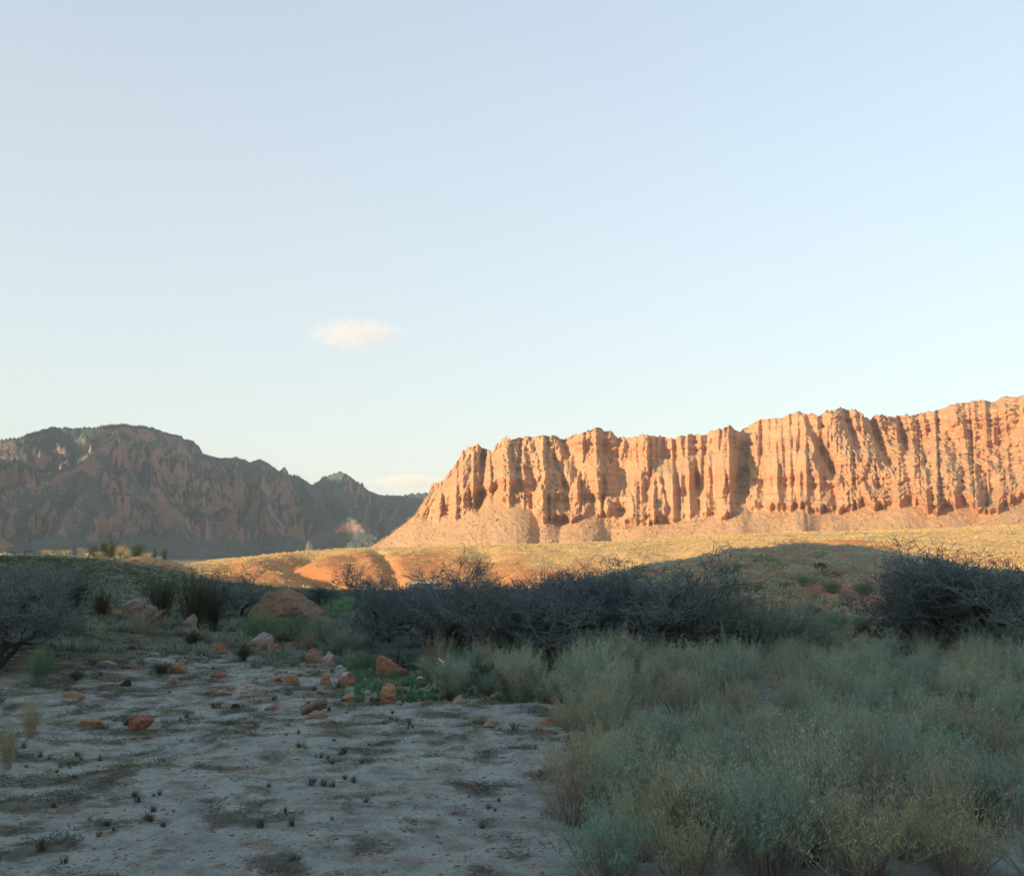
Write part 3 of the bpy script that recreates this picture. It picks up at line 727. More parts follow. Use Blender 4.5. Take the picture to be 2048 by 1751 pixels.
# (left, right, top, base) in the photograph -> a rock of that size standing there
ROCKS = [
 # x0   x1   y0    y1    kind   material  label
 (489, 665, 1171, 1247, 'big', M_big, 'huge weathered brown boulder with a pointed top behind the green brush'),
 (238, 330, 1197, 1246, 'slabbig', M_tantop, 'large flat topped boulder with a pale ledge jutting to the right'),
 (203, 238, 1208, 1238, 'block', M_orange, 'tan orange boulder close to the left side of the flat topped boulder'),
 (358, 396, 1228, 1269, 'peak', M_tan, 'pointed triangular tan rock standing right of the flat topped boulder'),
 (498, 551, 1267, 1301, 'block', M_tantop, 'greyish tan block with a pale top below the huge boulder'),
 (416, 454, 1287, 1309, 'block', M_rust, 'squat rusty red rock left of the dark brush clump'),
 (533, 568, 1289, 1308, 'slab', M_rust, 'low rusty slab just right of the greyish tan block'),
 (566, 590, 1284, 1304, 'block', M_rust, 'small rusty block at the right end of the low rusty slab'),
 (608, 646, 1296, 1328, 'block', M_orange, 'rusty upright block left of the pale upright stone'),
 (646, 669, 1303, 1336, 'tall', M_pale, 'pale upright stone standing against the rusty upright block'),
 (668, 700, 1331, 1338, 'slab', M_white, 'thin whitish slab lying flat right of the pale upright stone'),
 (335, 374, 1324, 1349, 'dome', M_orange, 'rounded rusty rock with a dark grass clump on its left'),
 (236, 260, 1360, 1374, 'block', M_black, 'small black rock alone on the open sand'),
 (568, 598, 1349, 1373, 'block', M_orange, 'small orange rock leaning on a low pale mound'),
 (520, 570, 1353, 1366, 'slab', M_tan, 'low greyish pink slab left of the small orange rock'),
 (641, 661, 1348, 1372, 'tall', M_orange, 'narrow orange stone left of the rounded pink and rust boulder'),
 (671, 716, 1344, 1375, 'dome', M_rosetop, 'rounded pink and rust boulder with a pale top'),
 (463, 535, 1368, 1397, 'slab', M_pale, 'broad pale low rock in the middle of the sand'),
 (421, 462, 1380, 1392, 'slab', M_tan, 'flat tan slab touching the left end of the broad pale low rock'),
 (421, 453, 1343, 1356, 'slab', M_rust, 'flat reddish slab alone behind the broad pale low rock'),
 (329, 362, 1350, 1366, 'slab', M_tan, 'dull brown flat rock right below the rounded rusty rock'),
 (155, 212, 1438, 1457, 'slab', M_orange, 'flat rusty rock at the lower left near the jagged one'),
 (250, 300, 1430, 1462, 'jag', M_rust, 'jagged rusty rock with an uneven toothed top at the lower left'),
 (296, 322, 1436, 1460, 'tall', M_white, 'whitish stone touching the right end of the jagged rusty rock'),
 (600, 650, 1408, 1430, 'tilt', M_brown, 'dark brown slab propped up at a tilt on a low rock'),
 (604, 655, 1426, 1440, 'slab', M_tan, 'low rock under the tilted dark brown slab'),
 (458, 481, 1409, 1420, 'dome', M_black, 'small dark rock left of the tilted brown slab'),
 (284, 303, 1470, 1479, 'slab', M_brown, 'tiny dark brown stone below the jagged rusty rock'),
 (526, 557, 1413, 1421, 'slab', M_rust, 'small flat rusty stone left of the tilted slab'),
 (122, 165, 1385, 1397, 'slab', M_orange, 'low flat reddish rock at the left margin of the sand'),
 (112, 140, 1247, 1260, 'block', M_white, 'whitish rock on the dark bank at the far left'),
 (754, 819, 1313, 1354, 'wedge', M_rust, 'large rusty wedge shaped boulder sloping down to the right'),
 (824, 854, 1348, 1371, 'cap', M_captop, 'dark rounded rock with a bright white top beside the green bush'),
 (760, 792, 1364, 1409, 'tall', M_orange, 'tall split orange rock standing upright in the sand'),
 (735, 763, 1385, 1404, 'dome', M_tan, 'rounded tan rock leaning on the left of the tall split rock'),
 (790, 812, 1375, 1386, 'slab', M_brown, 'small brown stone right behind the tall split rock'),
 (680, 724, 1390, 1404, 'slab', M_orange, 'flat rusty slab left of the tall split rock'),
 (903, 937, 1392, 1410, 'slab', M_tan, 'pinkish low rock in front of the lone green bush'),
 (980, 1008, 1383, 1398, 'dome', M_orange, 'small orange rock under the dark round shrub'),
 (1079, 1118, 1436, 1451, 'dome', M_orange, 'orange low rock at the edge of the pale brush'),
 (966, 992, 1445, 1456, 'slab', M_tan, 'small flat tan stone left of the orange low rock'),
 (1903, 1930, 1484, 1504, 'block', M_orange, 'pinkish orange rock half hidden in the brush at the lower right'),
 (190, 230, 1322, 1336, 'slab', M_pale, 'pale slab among the scrub left of the rounded rusty rock'),
 (255, 275, 1326, 1340, 'dome', M_orange, 'small orange rock behind the small black rock'),
 (262, 292, 1300, 1312, 'slab', M_brown, 'dull flat rock on the scrubby rise above the rounded rusty rock'),
 (840, 872, 1402, 1410, 'slab', M_brown, 'thin dark stone right of the tall split rock'),
]
def rock_at(x0, x1, y0, y1, kind, mat, label, i):
    p = on_ground((x0 + x1) / 2, y1 - 2, 11.5, 120)
    Y = p[1] * 1.0
    W = (x1 - x0) / F * Y; Hh = (y1 - y0) / F * Y
    D = W * .7
    if kind == 'big':
        pts = [[-W * .5, -D * .4, -.4], [-W * .5, D * .5, -.4], [-W * .13, -D * .1, Hh], [-W * .06, D * .1, Hh * .98], [W * .5, -D * .3, -.4], [W * .5, D * .4, -.4], [-W * .42, -D * .2, Hh * .55], [W * .15, 0, Hh * .66], [W * .1, -D * .35, Hh * .5], [W * .44, D * .1, Hh * .15]]
        me = hull_rock(pts, i, 4, .06)
    elif kind == 'slabbig':
        pts = [[-W * .5, -D * .3, -.3], [-W * .45, D * .5, -.3], [-W * .38, -D * .3, Hh * .75], [-W * .25, -D * .25, Hh], [-W * .2, D * .4, Hh], [W * .5, -D * .25, Hh * .52], [W * .48, D * .3, Hh * .6], [W * .15, -D * .4, -.3], [W * .25, D * .4, -.3], [W * .3, -D * .3, Hh * .35]]
        me = hull_rock(pts, i, 3, .05)
    elif kind == 'jag':
        me = hull_rock(rand_pts(W, D, Hh * .75, i + 5, 'block'), i, 3, .04)
        n = len(me.vertices); c = np.empty(n * 3, np.float32); me.vertices.foreach_get('co', c); c = c.reshape(-1, 3)
        up = c[:, 2] > Hh * .25
        c[:, 2] += np.where(up, Hh * .32 * (np.abs(np.sin(c[:, 0] * 26 + 1)) * .8 + noise(c[:, 0] * 18, c[:, 1] * 18, 3) * .7), 0)
        me.vertices.foreach_set('co', c.ravel())
    elif kind == 'tilt':
        me = hull_rock([[sx * W / 2, sy * D * .4, sz * Hh * .22] for sx in (-1, 1) for sy in (-1, 1) for sz in (-1, 1)] + [[W * .3, 0, Hh * .3]], i, 3, .03)
    elif kind == 'cap':
        me = hull_rock(rand_pts(W, D, Hh * .82, i, 'dome'), i, 3, .025)
    else:
        me = hull_rock(rand_pts(W, D, Hh, i, kind), i, 3, max(.012, min(W, Hh) * .07))
    me.materials.append(mat)
    nm = 'boulder' if W > .9 else 'rock'
    o = obj(nm, me)
    z = p[2]
    rz = random.uniform(-.25, .25) if kind not in ('tilt',) else 0
    o.location = (p[0], Y + D * .3, z - .07 * Hh - .01)
    o.rotation_euler = (0, 0, rz)
    if kind == 'tilt':
        o.location.z = z + Hh * .55; o.rotation_euler = (0.1, -.32, .1)
    tag(o, label, nm, 'rocks and boulders scattered over the sand')
    return o
for i, r in enumerate(ROCKS):
    rock_at(*r, i)

# ------------------------------------------------------------------ plant meshes
def tube(P, R, k=3):
    """verts and quads of a tapered tube along points P"""
    P = np.asarray(P, float); n = len(P)
    T = np.gradient(P, axis=0); T /= np.linalg.norm(T, axis=1)[:, None] + 1e-9
    up = np.array([.3, .2, .93]); A = np.cross(T, up); A /= np.linalg.norm(A, axis=1)[:, None] + 1e-9
    B = np.cross(T, A)
    an = np.arange(k) * 2 * math.pi / k
    Vv = P[:, None, :] + np.asarray(R)[:, None, None] * (np.cos(an)[None, :, None] * A[:, None, :] + np.sin(an)[None, :, None] * B[:, None, :])
    i = np.arange(n - 1)[:, None] * k; j = np.arange(k)[None, :]; j2 = (j + 1) % k
    Fq = np.stack([i + j, i + j2, i + k + j2, i + k + j], -1).reshape(-1, 4)
    return Vv.reshape(-1, 3), Fq
class Acc:
    def __init__(s): s.V = []; s.F = []; s.n = 0
    def add(s, V, Fq):
        s.V.append(V); s.F.append(np.asarray(Fq) + s.n); s.n += len(V)
    def mesh(s, name, mat, smooth=True):
        return mesh_np(name, np.concatenate(s.V), np.concatenate(s.F), [mat], smooth=smooth)
def leaf_quads(C, size, r, up=.5, elong=2.2):
    """small leaf-sized quads at the points C, turned at random"""
    n = len(C)
    a = r.normal(size=(n, 3)); a[:, 2] = np.abs(a[:, 2]) + up; a /= np.linalg.norm(a, axis=1)[:, None]
    b = np.cross(a, r.normal(size=(n, 3))); b /= np.linalg.norm(b, axis=1)[:, None]
    s = size * r.uniform(.6, 1.3, (n, 1))
    Vv = np.stack([C - b * s * .5, C + a * s * elong * .5 - b * s * .1, C + a * s * elong, C + b * s * .5 + a * s * elong * .5], 1).reshape(-1, 3)
    Fq = (np.arange(n) * 4)[:, None] + np.arange(4)[None, :]
    return Vv, Fq
def broom_bush(seed, R=.75, H=1.15, stems=95, leaves=34, lsz=.016, spread=.62, mleaf=M_sage, mstem=M_sagestem, name='sagebrush'):
    """feathery upright desert brush: many thin stems fanning out, fine leaves on the upper half"""
    r = np.random.default_rng(seed)
    a1, a2 = Acc(), Acc()
    lumps = r.normal(size=(7, 2)) * R * .45
    for i in range(stems):
        a = r.uniform(0, 6.283); q = r.uniform(0, 1) ** .6
        c = lumps[r.integers(7)] * .8
        hgt = H * (1 - .42 * q ** 2) * r.uniform(.72, 1.08)
        base = np.array([math.cos(a) * q * R * .22 + c[0] * .35, math.sin(a) * q * R * .22 + c[1] * .35, -.03])
        tip = np.array([math.cos(a) * q * R * spread + c[0], math.sin(a) * q * R * spread + c[1], hgt])
        mid = base * .5 + tip * .5 + np.array([*(r.normal(size=2) * .05), .04])
        t = np.linspace(0, 1, 5)[:, None]
        P = (1 - t) ** 2 * base + 2 * t * (1 - t) * mid + t ** 2 * tip
        P[1:] += r.normal(size=(4, 3)) * .018
        a2.add(*tube(P, np.linspace(.0075, .002, 5), 3))
        for j in range(4):                                     # side shoots
            tt_ = r.uniform(.35, .85); s0 = P[int(tt_ * 4)]
            e = s0 + np.array([*(r.normal(size=2) * .11), r.uniform(.1, .26)])
            a2.add(*tube([s0, (s0 + e) / 2 + r.normal(size=3) * .01, e], [.003, .0025, .0015], 3))
            C = s0 + (e - s0) * r.uniform(.1, 1.05, (leaves // 4, 1)) + r.normal(size=(leaves // 4, 3)) * .012
            a1.add(*leaf_quads(C, lsz, r, .8, 2.6))
        tl = r.uniform(.4, 1.02, leaves)
        C = np.stack([np.interp(tl, np.linspace(0, 1, 5), P[:, k]) for k in range(3)], 1) + r.normal(size=(leaves, 3)) * .02
        a1.add(*leaf_quads(C, lsz, r, .8, 2.6))
    return a1.mesh('foliage', mleaf, False), a2.mesh('stems', mstem)
def dome_shrub(seed, n=420, lsz=.06, flat=.7, mat=M_olive, stems=10):
    """rounded low shrub, unit radius, leaf tufts through its volume with gaps"""
    r = np.random.default_rng(seed)
    C = r.normal(size=(n * 2, 3)); C /= np.linalg.norm(C, axis=1)[:, None]
    C *= r.uniform(.35, 1, (n * 2, 1)) ** .6
    C[:, 2] = np.abs(C[:, 2]) * flat
    k = noise(C[:, 0] * 2.1 + seed, C[:, 1] * 2.1, C[:, 2] * 2.1) > -.12
    C = C[k][:n]; C = C * (1 + .25 * noise(C[:, 0] * 1.7 + seed * 3, C[:, 1] * 1.7, 1.0)[:, None])
    a = Acc(); a.add(*leaf_quads(C, lsz, r, .6, 2.0))
    for i in range(stems):
        e = C[r.integers(len(C))]
        V_, F_ = tube([(0, 0, -.05), e * .5 + np.array([0, 0, .05]), e], [.02, .012, .005], 3); a.add(V_, F_)
    return a.mesh('shrub', mat, False)
def bare_tree(seed, H=3.0, spread=1.0, trunks=3, depth=6, lean=(0, 0), base_r=.085, density=.7, twig_r=.0075, fan=.5):
    """leafless crooked mesquite: tapering limbs, each bending and forking down to fine twigs"""
    r = np.random.default_rng(seed)
    tr, tw = Acc(), Acc()
    def grow(p, d, L, rad, lev):
        n = 4 if lev < 3 else 3
        P = [p]; dd = d / np.linalg.norm(d)
        for i in range(n):
            dd = dd + r.normal(size=3) * (.20 if lev < 2 else .26) + np.array([0, 0, .05])
            if dd[2] < -.05: dd[2] *= .4
            dd /= np.linalg.norm(dd)
            P.append(P[-1] + dd * L / n)
        r1 = max(rad * .62, twig_r * .6)
        (tr if lev < 2 else tw).add(*tube(P, np.linspace(rad, r1, n + 1), 6 if lev < 2 else 3))
        if lev >= depth: return
        m = (3 if lev < 1 else int(r.integers(3, 5)) if lev < 4 else 3) if lev < depth - 1 else int(round(3 * density))
        for j in range(m):
            k = n if j == 0 else int(r.integers(1, n + 1))
            q = r.normal(size=3); q -= dd * q.dot(dd); q /= np.linalg.norm(q)
            q[2] *= .6
            nd = dd * r.uniform(.45, .9) + q * r.uniform(.5, 1.0) * spread + np.array([0, 0, .10])
            grow(P[k], nd, L * r.uniform(.58, .82), max(r1 * r.uniform(.55, .85), twig_r), lev + 1)
    for i in range(trunks):
        a = r.uniform(0, 6.283) if trunks > 1 else 0
        d = np.array([math.cos(a) * fan + lean[0], math.sin(a) * fan + lean[1], 1.0])
        grow(np.array([math.cos(a) * .08, math.sin(a) * .08, -.15]), d, H * .36 * r.uniform(.8, 1.1), base_r * r.uniform(.7, 1.1), 0)
    V1 = np.concatenate(tr.V + tw.V); s = H / np.percentile(V1[:, 2], 99.5)
    tr.V = [v * s for v in tr.V]; tw.V = [v * s for v in tw.V]
    return tr.mesh('trunk', M_bark), tw.mesh('crown', M_twig)
def leafy_tree(seed, mat, n=1500, lsz=.12):
    r = np.random.default_rng(seed)
    a, b = Acc(), Acc()
    b.add(*tube([(0, 0, -.2), (.05, 0, .5), (0, .05, 1.2), (.1, 0, 1.8)], [.13, .11, .08, .04], 6))
    for i in range(9):
        an = r.uniform(0, 6.28); e = np.array([math.cos(an) * .9, math.sin(an) * .9, r.uniform(1.2, 2.2)])
        b.add(*tube([(0, 0, .3 + .1 * i), e * .5 + np.array([0, 0, .3]), e], [.05, .035, .012], 4))
    C = []
    for i in range(11):
        an = r.uniform(0, 6.28); q = r.uniform(0, 1.0)
        c = np.array([math.cos(an) * q, math.sin(an) * q, r.uniform(.6, 2.3)])
        C.append(c + r.normal(size=(n // 11, 3)) * np.array([.36, .36, .27]))
    C = np.concatenate(C); C[:, 2] = np.maximum(C[:, 2], .15)
    a.add(*leaf_quads(C, lsz, r, .2, 1.5))
    return b.mesh('trunk', M_bark), a.mesh('crown', mat, False)
def empty(name, loc, rz=0, sc=(1, 1, 1)):
    o = bpy.data.objects.new(name, None); COL.objects.link(o)
    o.location = loc; o.rotation_euler = (0, 0, rz); o.scale = sc
    return o
def plant_thing(name, parts, loc, rz, sc, label, cat, group=None):
    o = empty(name, loc, rz, sc)
    for nm, me in parts: obj(nm, me, o)
    tag(o, label, cat, group)
    return o

# ------------------------------------------------------------------ pale brush thicket, lower right
PROTO = []
M_sage2 = plant_material('blue_green_sage_leaf', (0.14, 0.32, 0.23), (0.26, 0.44, 0.33), (0.33, 0.49, 0.38))
M_sage3 = plant_material('straw_sage_leaf', (0.30, 0.33, 0.17), (0.44, 0.44, 0.26), (0.50, 0.48, 0.30))
for i, (R_, H_, st_, lf_, ml_, sp_) in enumerate([(.8, 1.15, 95, 34, M_sage, .62), (.7, 1.35, 80, 30, M_sage2, .7), (.9, 1.0, 95, 34, M_sage, .75), (.75, 1.2, 85, 32, M_sage2, .6), (.85, .95, 80, 30, M_sage3, .8), (.7, 1.25, 85, 32, M_sage, .65),
                                                 (.8, 1.3, 70, 9, M_sage3, .8), (.6, .8, 70, 30, M_sage2, .8), (.75, 1.45, 55, 26, M_sage3, .6)]):
    fo, st = broom_bush(100 + i, R=R_, H=H_, stems=st_, leaves=lf_, mleaf=ml_, spread=sp_)
    PROTO.append((fo, st))
def bush_at(k, loc, rz, sc, label, group=None, cat='bush', name='sagebrush'):
    return plant_thing(name, [('stems', PROTO[k][1]), ('foliage', PROTO[k][0])], loc, rz, sc, label, cat, group)
def edge_px(D):
    return np.interp(D, [10.5, 16, 18.5, 20.5, 23, 26, 28, 31, 34.5, 37], [1235, 1205, 1185, 1150, 1110, 1040, 960, 905, 880, 880])
cnt = 0
D = 12.2
while D < 36:
    step = .95 + .012 * D
    x = (edge_px(D) + 25 - 1024) / FH * D
    x += 1.3 * float(noise(D / 3.1, 4.4, 1.1))
    while x < (2110 - 1024) / FH * D:
        xx, yy = x + random.uniform(-.3, .3), D + random.uniform(-.35, .35)
        s = random.uniform(.6, 1.25) * (1 + .22 * float(noise(xx / 2.6, yy / 2.6, 1.1)))
        ax = 1024 + FH * xx / yy
        if ax > 1600 and yy > 30: s *= .8
        if ax < 1130 and yy > 26: s *= .92
        if abs(ax - 1790) < 28 and 17 < yy < 21: x += step; continue
        bush_at(random.choice([0, 0, 1, 1, 2, 3, 3, 4, 5, 5, 6, 7, 8]), (xx, yy, gz1(xx, yy)), random.uniform(0, 6.28), (s, s, s * random.uniform(.85, 1.1)),
                'pale grey green feathery brush in the thicket at lower right', 'pale brush of the lower right thicket')
        cnt += 1
        x += step * random.uniform(.85, 1.15)
    D += step * .9
print('thicket', cnt)
# lone bushes in front and to the left of it
for px, pyb, k, s, lab in [(905, 1392, 1, 1.0, 'fresh green bush at the left tip of the thicket, holding a pink scrap'),
                           (1200, 1590, 3, .8, 'pale grey green bush at the bottom left corner of the thicket')]:
    p = on_ground(px, pyb); bush_at(k, tuple(p), .4, (s, s, s), lab)
# flagging scrap caught in the bush
def strip_mesh(P, wv, mat):
    P = np.asarray(P, float); wv = np.asarray(wv, float)[:, None] * np.array([[.25, .1, 1]])
    V_ = np.concatenate([P - wv, P + wv, P - wv + [0, .004, 0], P + wv + [0, .004, 0]]); n = len(P)
    Fq = []
    for i in range(n - 1):
        Fq += [(i, i + 1, n + i + 1, n + i), (2 * n + i, 3 * n + i, 3 * n + i + 1, 2 * n + i + 1), (i, 2 * n + i, 2 * n + i + 1, i + 1), (n + i, n + i + 1, 3 * n + i + 1, 3 * n + i)]
    return mesh_np('scrap', V_, np.array(Fq), [mat], smooth=False)
mp_, t_, b_ = new_mat('faded_pink_plastic'); b_.inputs['Base Color'].default_value = (.80, .55, .55, 1)
nn = tex_noise(t_, 30, 3); t_.links.new(mix(t_, (.82, .50, .50), (.85, .78, .72), nn.outputs[0]), b_.inputs['Base Color'])
pb = on_ground(905, 1392)
Ys = pb[1] - .85
pts = [at(x_, y_, Ys) for x_, y_ in ((877, 1315), (880, 1319), (884, 1322), (890, 1321.5))]
pts2 = [at(x_, y_, Ys) for x_, y_ in ((881, 1319), (884, 1324), (887, 1327), (888, 1330), (888, 1334))]
sc_o = empty('ribbon', tuple(pts[0]))
m1 = strip_mesh([p - pts[0] for p in pts], [.008, .02, .018, .006], mp_); m2 = strip_mesh([p - pts[0] for p in pts2], [.014, .012, .008, .02, .022], mp_)
obj('strip', m1, sc_o); obj('tail', m2, sc_o)
tag(sc_o, 'faded pink plastic ribbon snagged on the fresh green bush', 'ribbon')

# ------------------------------------------------------------------ leafless trees
TREES = []
for i, kw in enumerate([dict(H=3, trunks=3, spread=1.0, base_r=.12), dict(H=3, trunks=2, spread=1.1, lean=(.25, 0), base_r=.13), dict(H=3, trunks=5, spread=.95, fan=.75, base_r=.085), dict(H=3, trunks=1, spread=1.15, base_r=.16), dict(H=3, trunks=4, spread=1.1, fan=.9, base_r=.10)]):
    TREES.append(bare_tree(40 + i, **kw))
def tree_at(k, px, pyb, pyt, label, sx=1.0, group='leafless trees along the wash', rz=None, Y=None):
    p = on_ground(px, pyb, 20, 200) if Y is None else np.array([(px - 1024) / FH * Y * .99, Y, gz1((px - 1024) / FH * Y * .99, Y)])
    s = (pyb - pyt) / F * p[1] / 3.0 * (1.14 if not 760 < px < 860 else 1.0)
    return plant_thing('mesquite_tree', [('trunk', TREES[k][0]), ('crown', TREES[k][1])], (p[0], p[1], p[2]), random.uniform(0, 6.28) if rz is None else rz, (s * sx, s * sx, s), label, 'tree', group)
tree_at(3, 692, 1226, 1140, 'bare tree standing alone against the orange slope right of the huge boulder', 1.0, rz=.5)
tree_at(0, 770, 1296, 1162, 'bare dark tree behind the large rusty wedge shaped boulder', 1.0)
tree_at(3, 752, 1302, 1232, 'small bare tree with a short forked trunk left of the wedge boulder', 1.1, rz=2.0)
tree_at(1, 828, 1338, 1262, 'low twisted dead tree leaning left over the wedge shaped boulder', 1.5, rz=3.3)
tree_at(0, 838, 1300, 1200, 'bluish dense bare tree between the two tallest on the left', 1.1)
tree_at(3, 912, 1322, 1148, 'tallest bare tree with a straight dark trunk behind the fresh green bush', 1.0, rz=1.2)
tree_at(2, 985, 1300, 1180, 'spreading bare tree just right of the one with the straight dark trunk', 1.2)
tree_at(4, 1062, 1325, 1170, 'wide low branched bare tree whose dark trunk bends over the brush', 1.15)
tree_at(2, 1130, 1310, 1158, 'dense upright bare tree in the middle of the tree line', 1.15)
tree_at(0, 1178, 1300, 1165, 'dense grey bare tree behind the middle of the thicket', 1.2)
tree_at(1, 1238, 1318, 1150, 'bare tree with two leaning trunks reaching above the sunlit slope', 1.0, rz=.2)
tree_at(4, 1305, 1326, 1146, 'large open crowned bare tree with crooked limbs right of the middle', 1.05, rz=1.0)
tree_at(2, 1365, 1312, 1190, 'low bare tree at the right end of the dark tree line', 1.1)
tree_at(1, 470, 1240, 1150, 'leaning bare tree left of the huge boulder', 1.0, rz=0)
tree_at(2, 425, 1240, 1165, 'greyish bare tree behind the pointed triangular rock', 1.3)
tree_at(4, 1850, 1305, 1155, 'wide bare tree in front of the red hillside at the right', 1.0)
tree_at(0, 1925, 1318, 1140, 'bare tree with pale twigs rising highest at the right', 1.1)
tree_at(2, 1995, 1320, 1130, 'bare bushy tree beyond the right hand red hillside', 1.2)
tree_at(1, 40, 1290, 1130, 'tall bare tree on the bank at the far left', 1.0)
tree_at(4, -30, 1340, 1150, 'wide bare tree at the extreme left of the bank', 1.0)
# more of the dark tree line behind, too tangled to tell apart one by one
for k, px, Y, hh in [(2, 655, 62, 1.5), (0, 800, 52, 1.7), (2, 870, 48, 1.8), (4, 945, 50, 2.0), (2, 1020, 52, 2.0), (0, 1095, 47, 2.3), (4, 1210, 46, 2.4), (0, 1335, 44, 2.2),
                     (2, 1090, 41, 2.3), (0, 880, 41, 2.4), (2, 940, 39, 2.1)]:
    x_ = (px - 1024) / FH * Y
    plant_thing('mesquite_tree', [('trunk', TREES[k][0]), ('crown', TREES[k][1])], (x_, Y, gz1(x_, Y)), random.uniform(0, 6.28), (hh / 2.5, hh / 2.5, hh / 3),
                'bare dark tree tangled into the back of the grey tree line', 'tree', 'tangled trees at the back of the tree line')
# wispy grey green shrubs right of the tree line
WISP = []
for i in range(3):
    fo, st = broom_bush(200 + i, R=1.2, H=2.2, stems=210, leaves=38, lsz=.022, spread=.9, mleaf=M_wisp, mstem=M_wisp)
    WISP.append((fo, st))
def wisp_at(k, px, pyb, pyt, label, sx=1.0, group='wispy grey green shrubs'):
    p = on_ground(px, pyb, 20, 200); s = (pyb - pyt) / F * p[1] / 2.2
    plant_thing('tamarisk_shrub', [('stems', WISP[k][1]), ('foliage', WISP[k][0])], tuple(p), random.uniform(0, 6.28), (s * sx, s * sx, s), label, 'shrub', group)
wisp_at(0, 1420, 1320, 1188, 'wispy shrub at the right end of the dark tree line', 1.1)
wisp_at(1, 1475, 1322, 1168, 'tall wispy grey green shrub right of the tree line', 1.1)
wisp_at(2, 1535, 1324, 1168, 'broadest wispy grey green shrub at the foot of the brown hill', 1.25)
wisp_at(0, 1592, 1322, 1200, 'wispy shrub spreading over the red soil at its right', 1.3)
wisp_at(1, 1900, 1316, 1235, 'dense wispy shrub under the bare trees at the right', 1.5)
wisp_at(2, 1965, 1320, 1205, 'wispy shrub by the right border of the view', 1.4)
wisp_at(1, 690, 1310, 1250, 'bluish wispy shrub behind the pale upright stone', 1.5)
wisp_at(0, 640, 1300, 1240, 'teal wispy shrub in front of the right foot of the huge boulder', 1.4)

# ------------------------------------------------------------------ leafy shrubs placed one by one
TEALB = [broom_bush(300 + i, R=1.0, H=.95, stems=90, leaves=30, lsz=.022, spread=.9, mleaf=M_teal, mstem=M_wisp) for i in range(2)]
DARKB = [broom_bush(310 + i, R=1.0, H=1.0, stems=90, leaves=34, lsz=.028, spread=1.15, mleaf=M_dark, mstem=M_bark) for i in range(2)]
OLIVB = [broom_bush(320 + i, R=.9, H=.9, stems=70, leaves=26, lsz=.02, spread=.9, mleaf=M_olive, mstem=M_sagestem) for i in range(2)]
KIND = {'teal': TEALB, 'dark': DARKB, 'olive': OLIVB}
def shrub_at(kind, x0, x1, y0, y1, label, group=None):
    p = on_ground((x0 + x1) / 2, y1, 11.5, 200)
    Wd = (x1 - x0) / F * p[1]; Hh = (y1 - y0) / F * p[1]
    fo, st = random.choice(KIND[kind])
    sx = Wd / 2.1
    plant_thing('shrub', [('stems', st), ('foliage', fo)], (p[0], p[1] + .1, p[2]), random.uniform(0, 6.28), (sx, sx, Hh / .95), label, 'shrub', group)
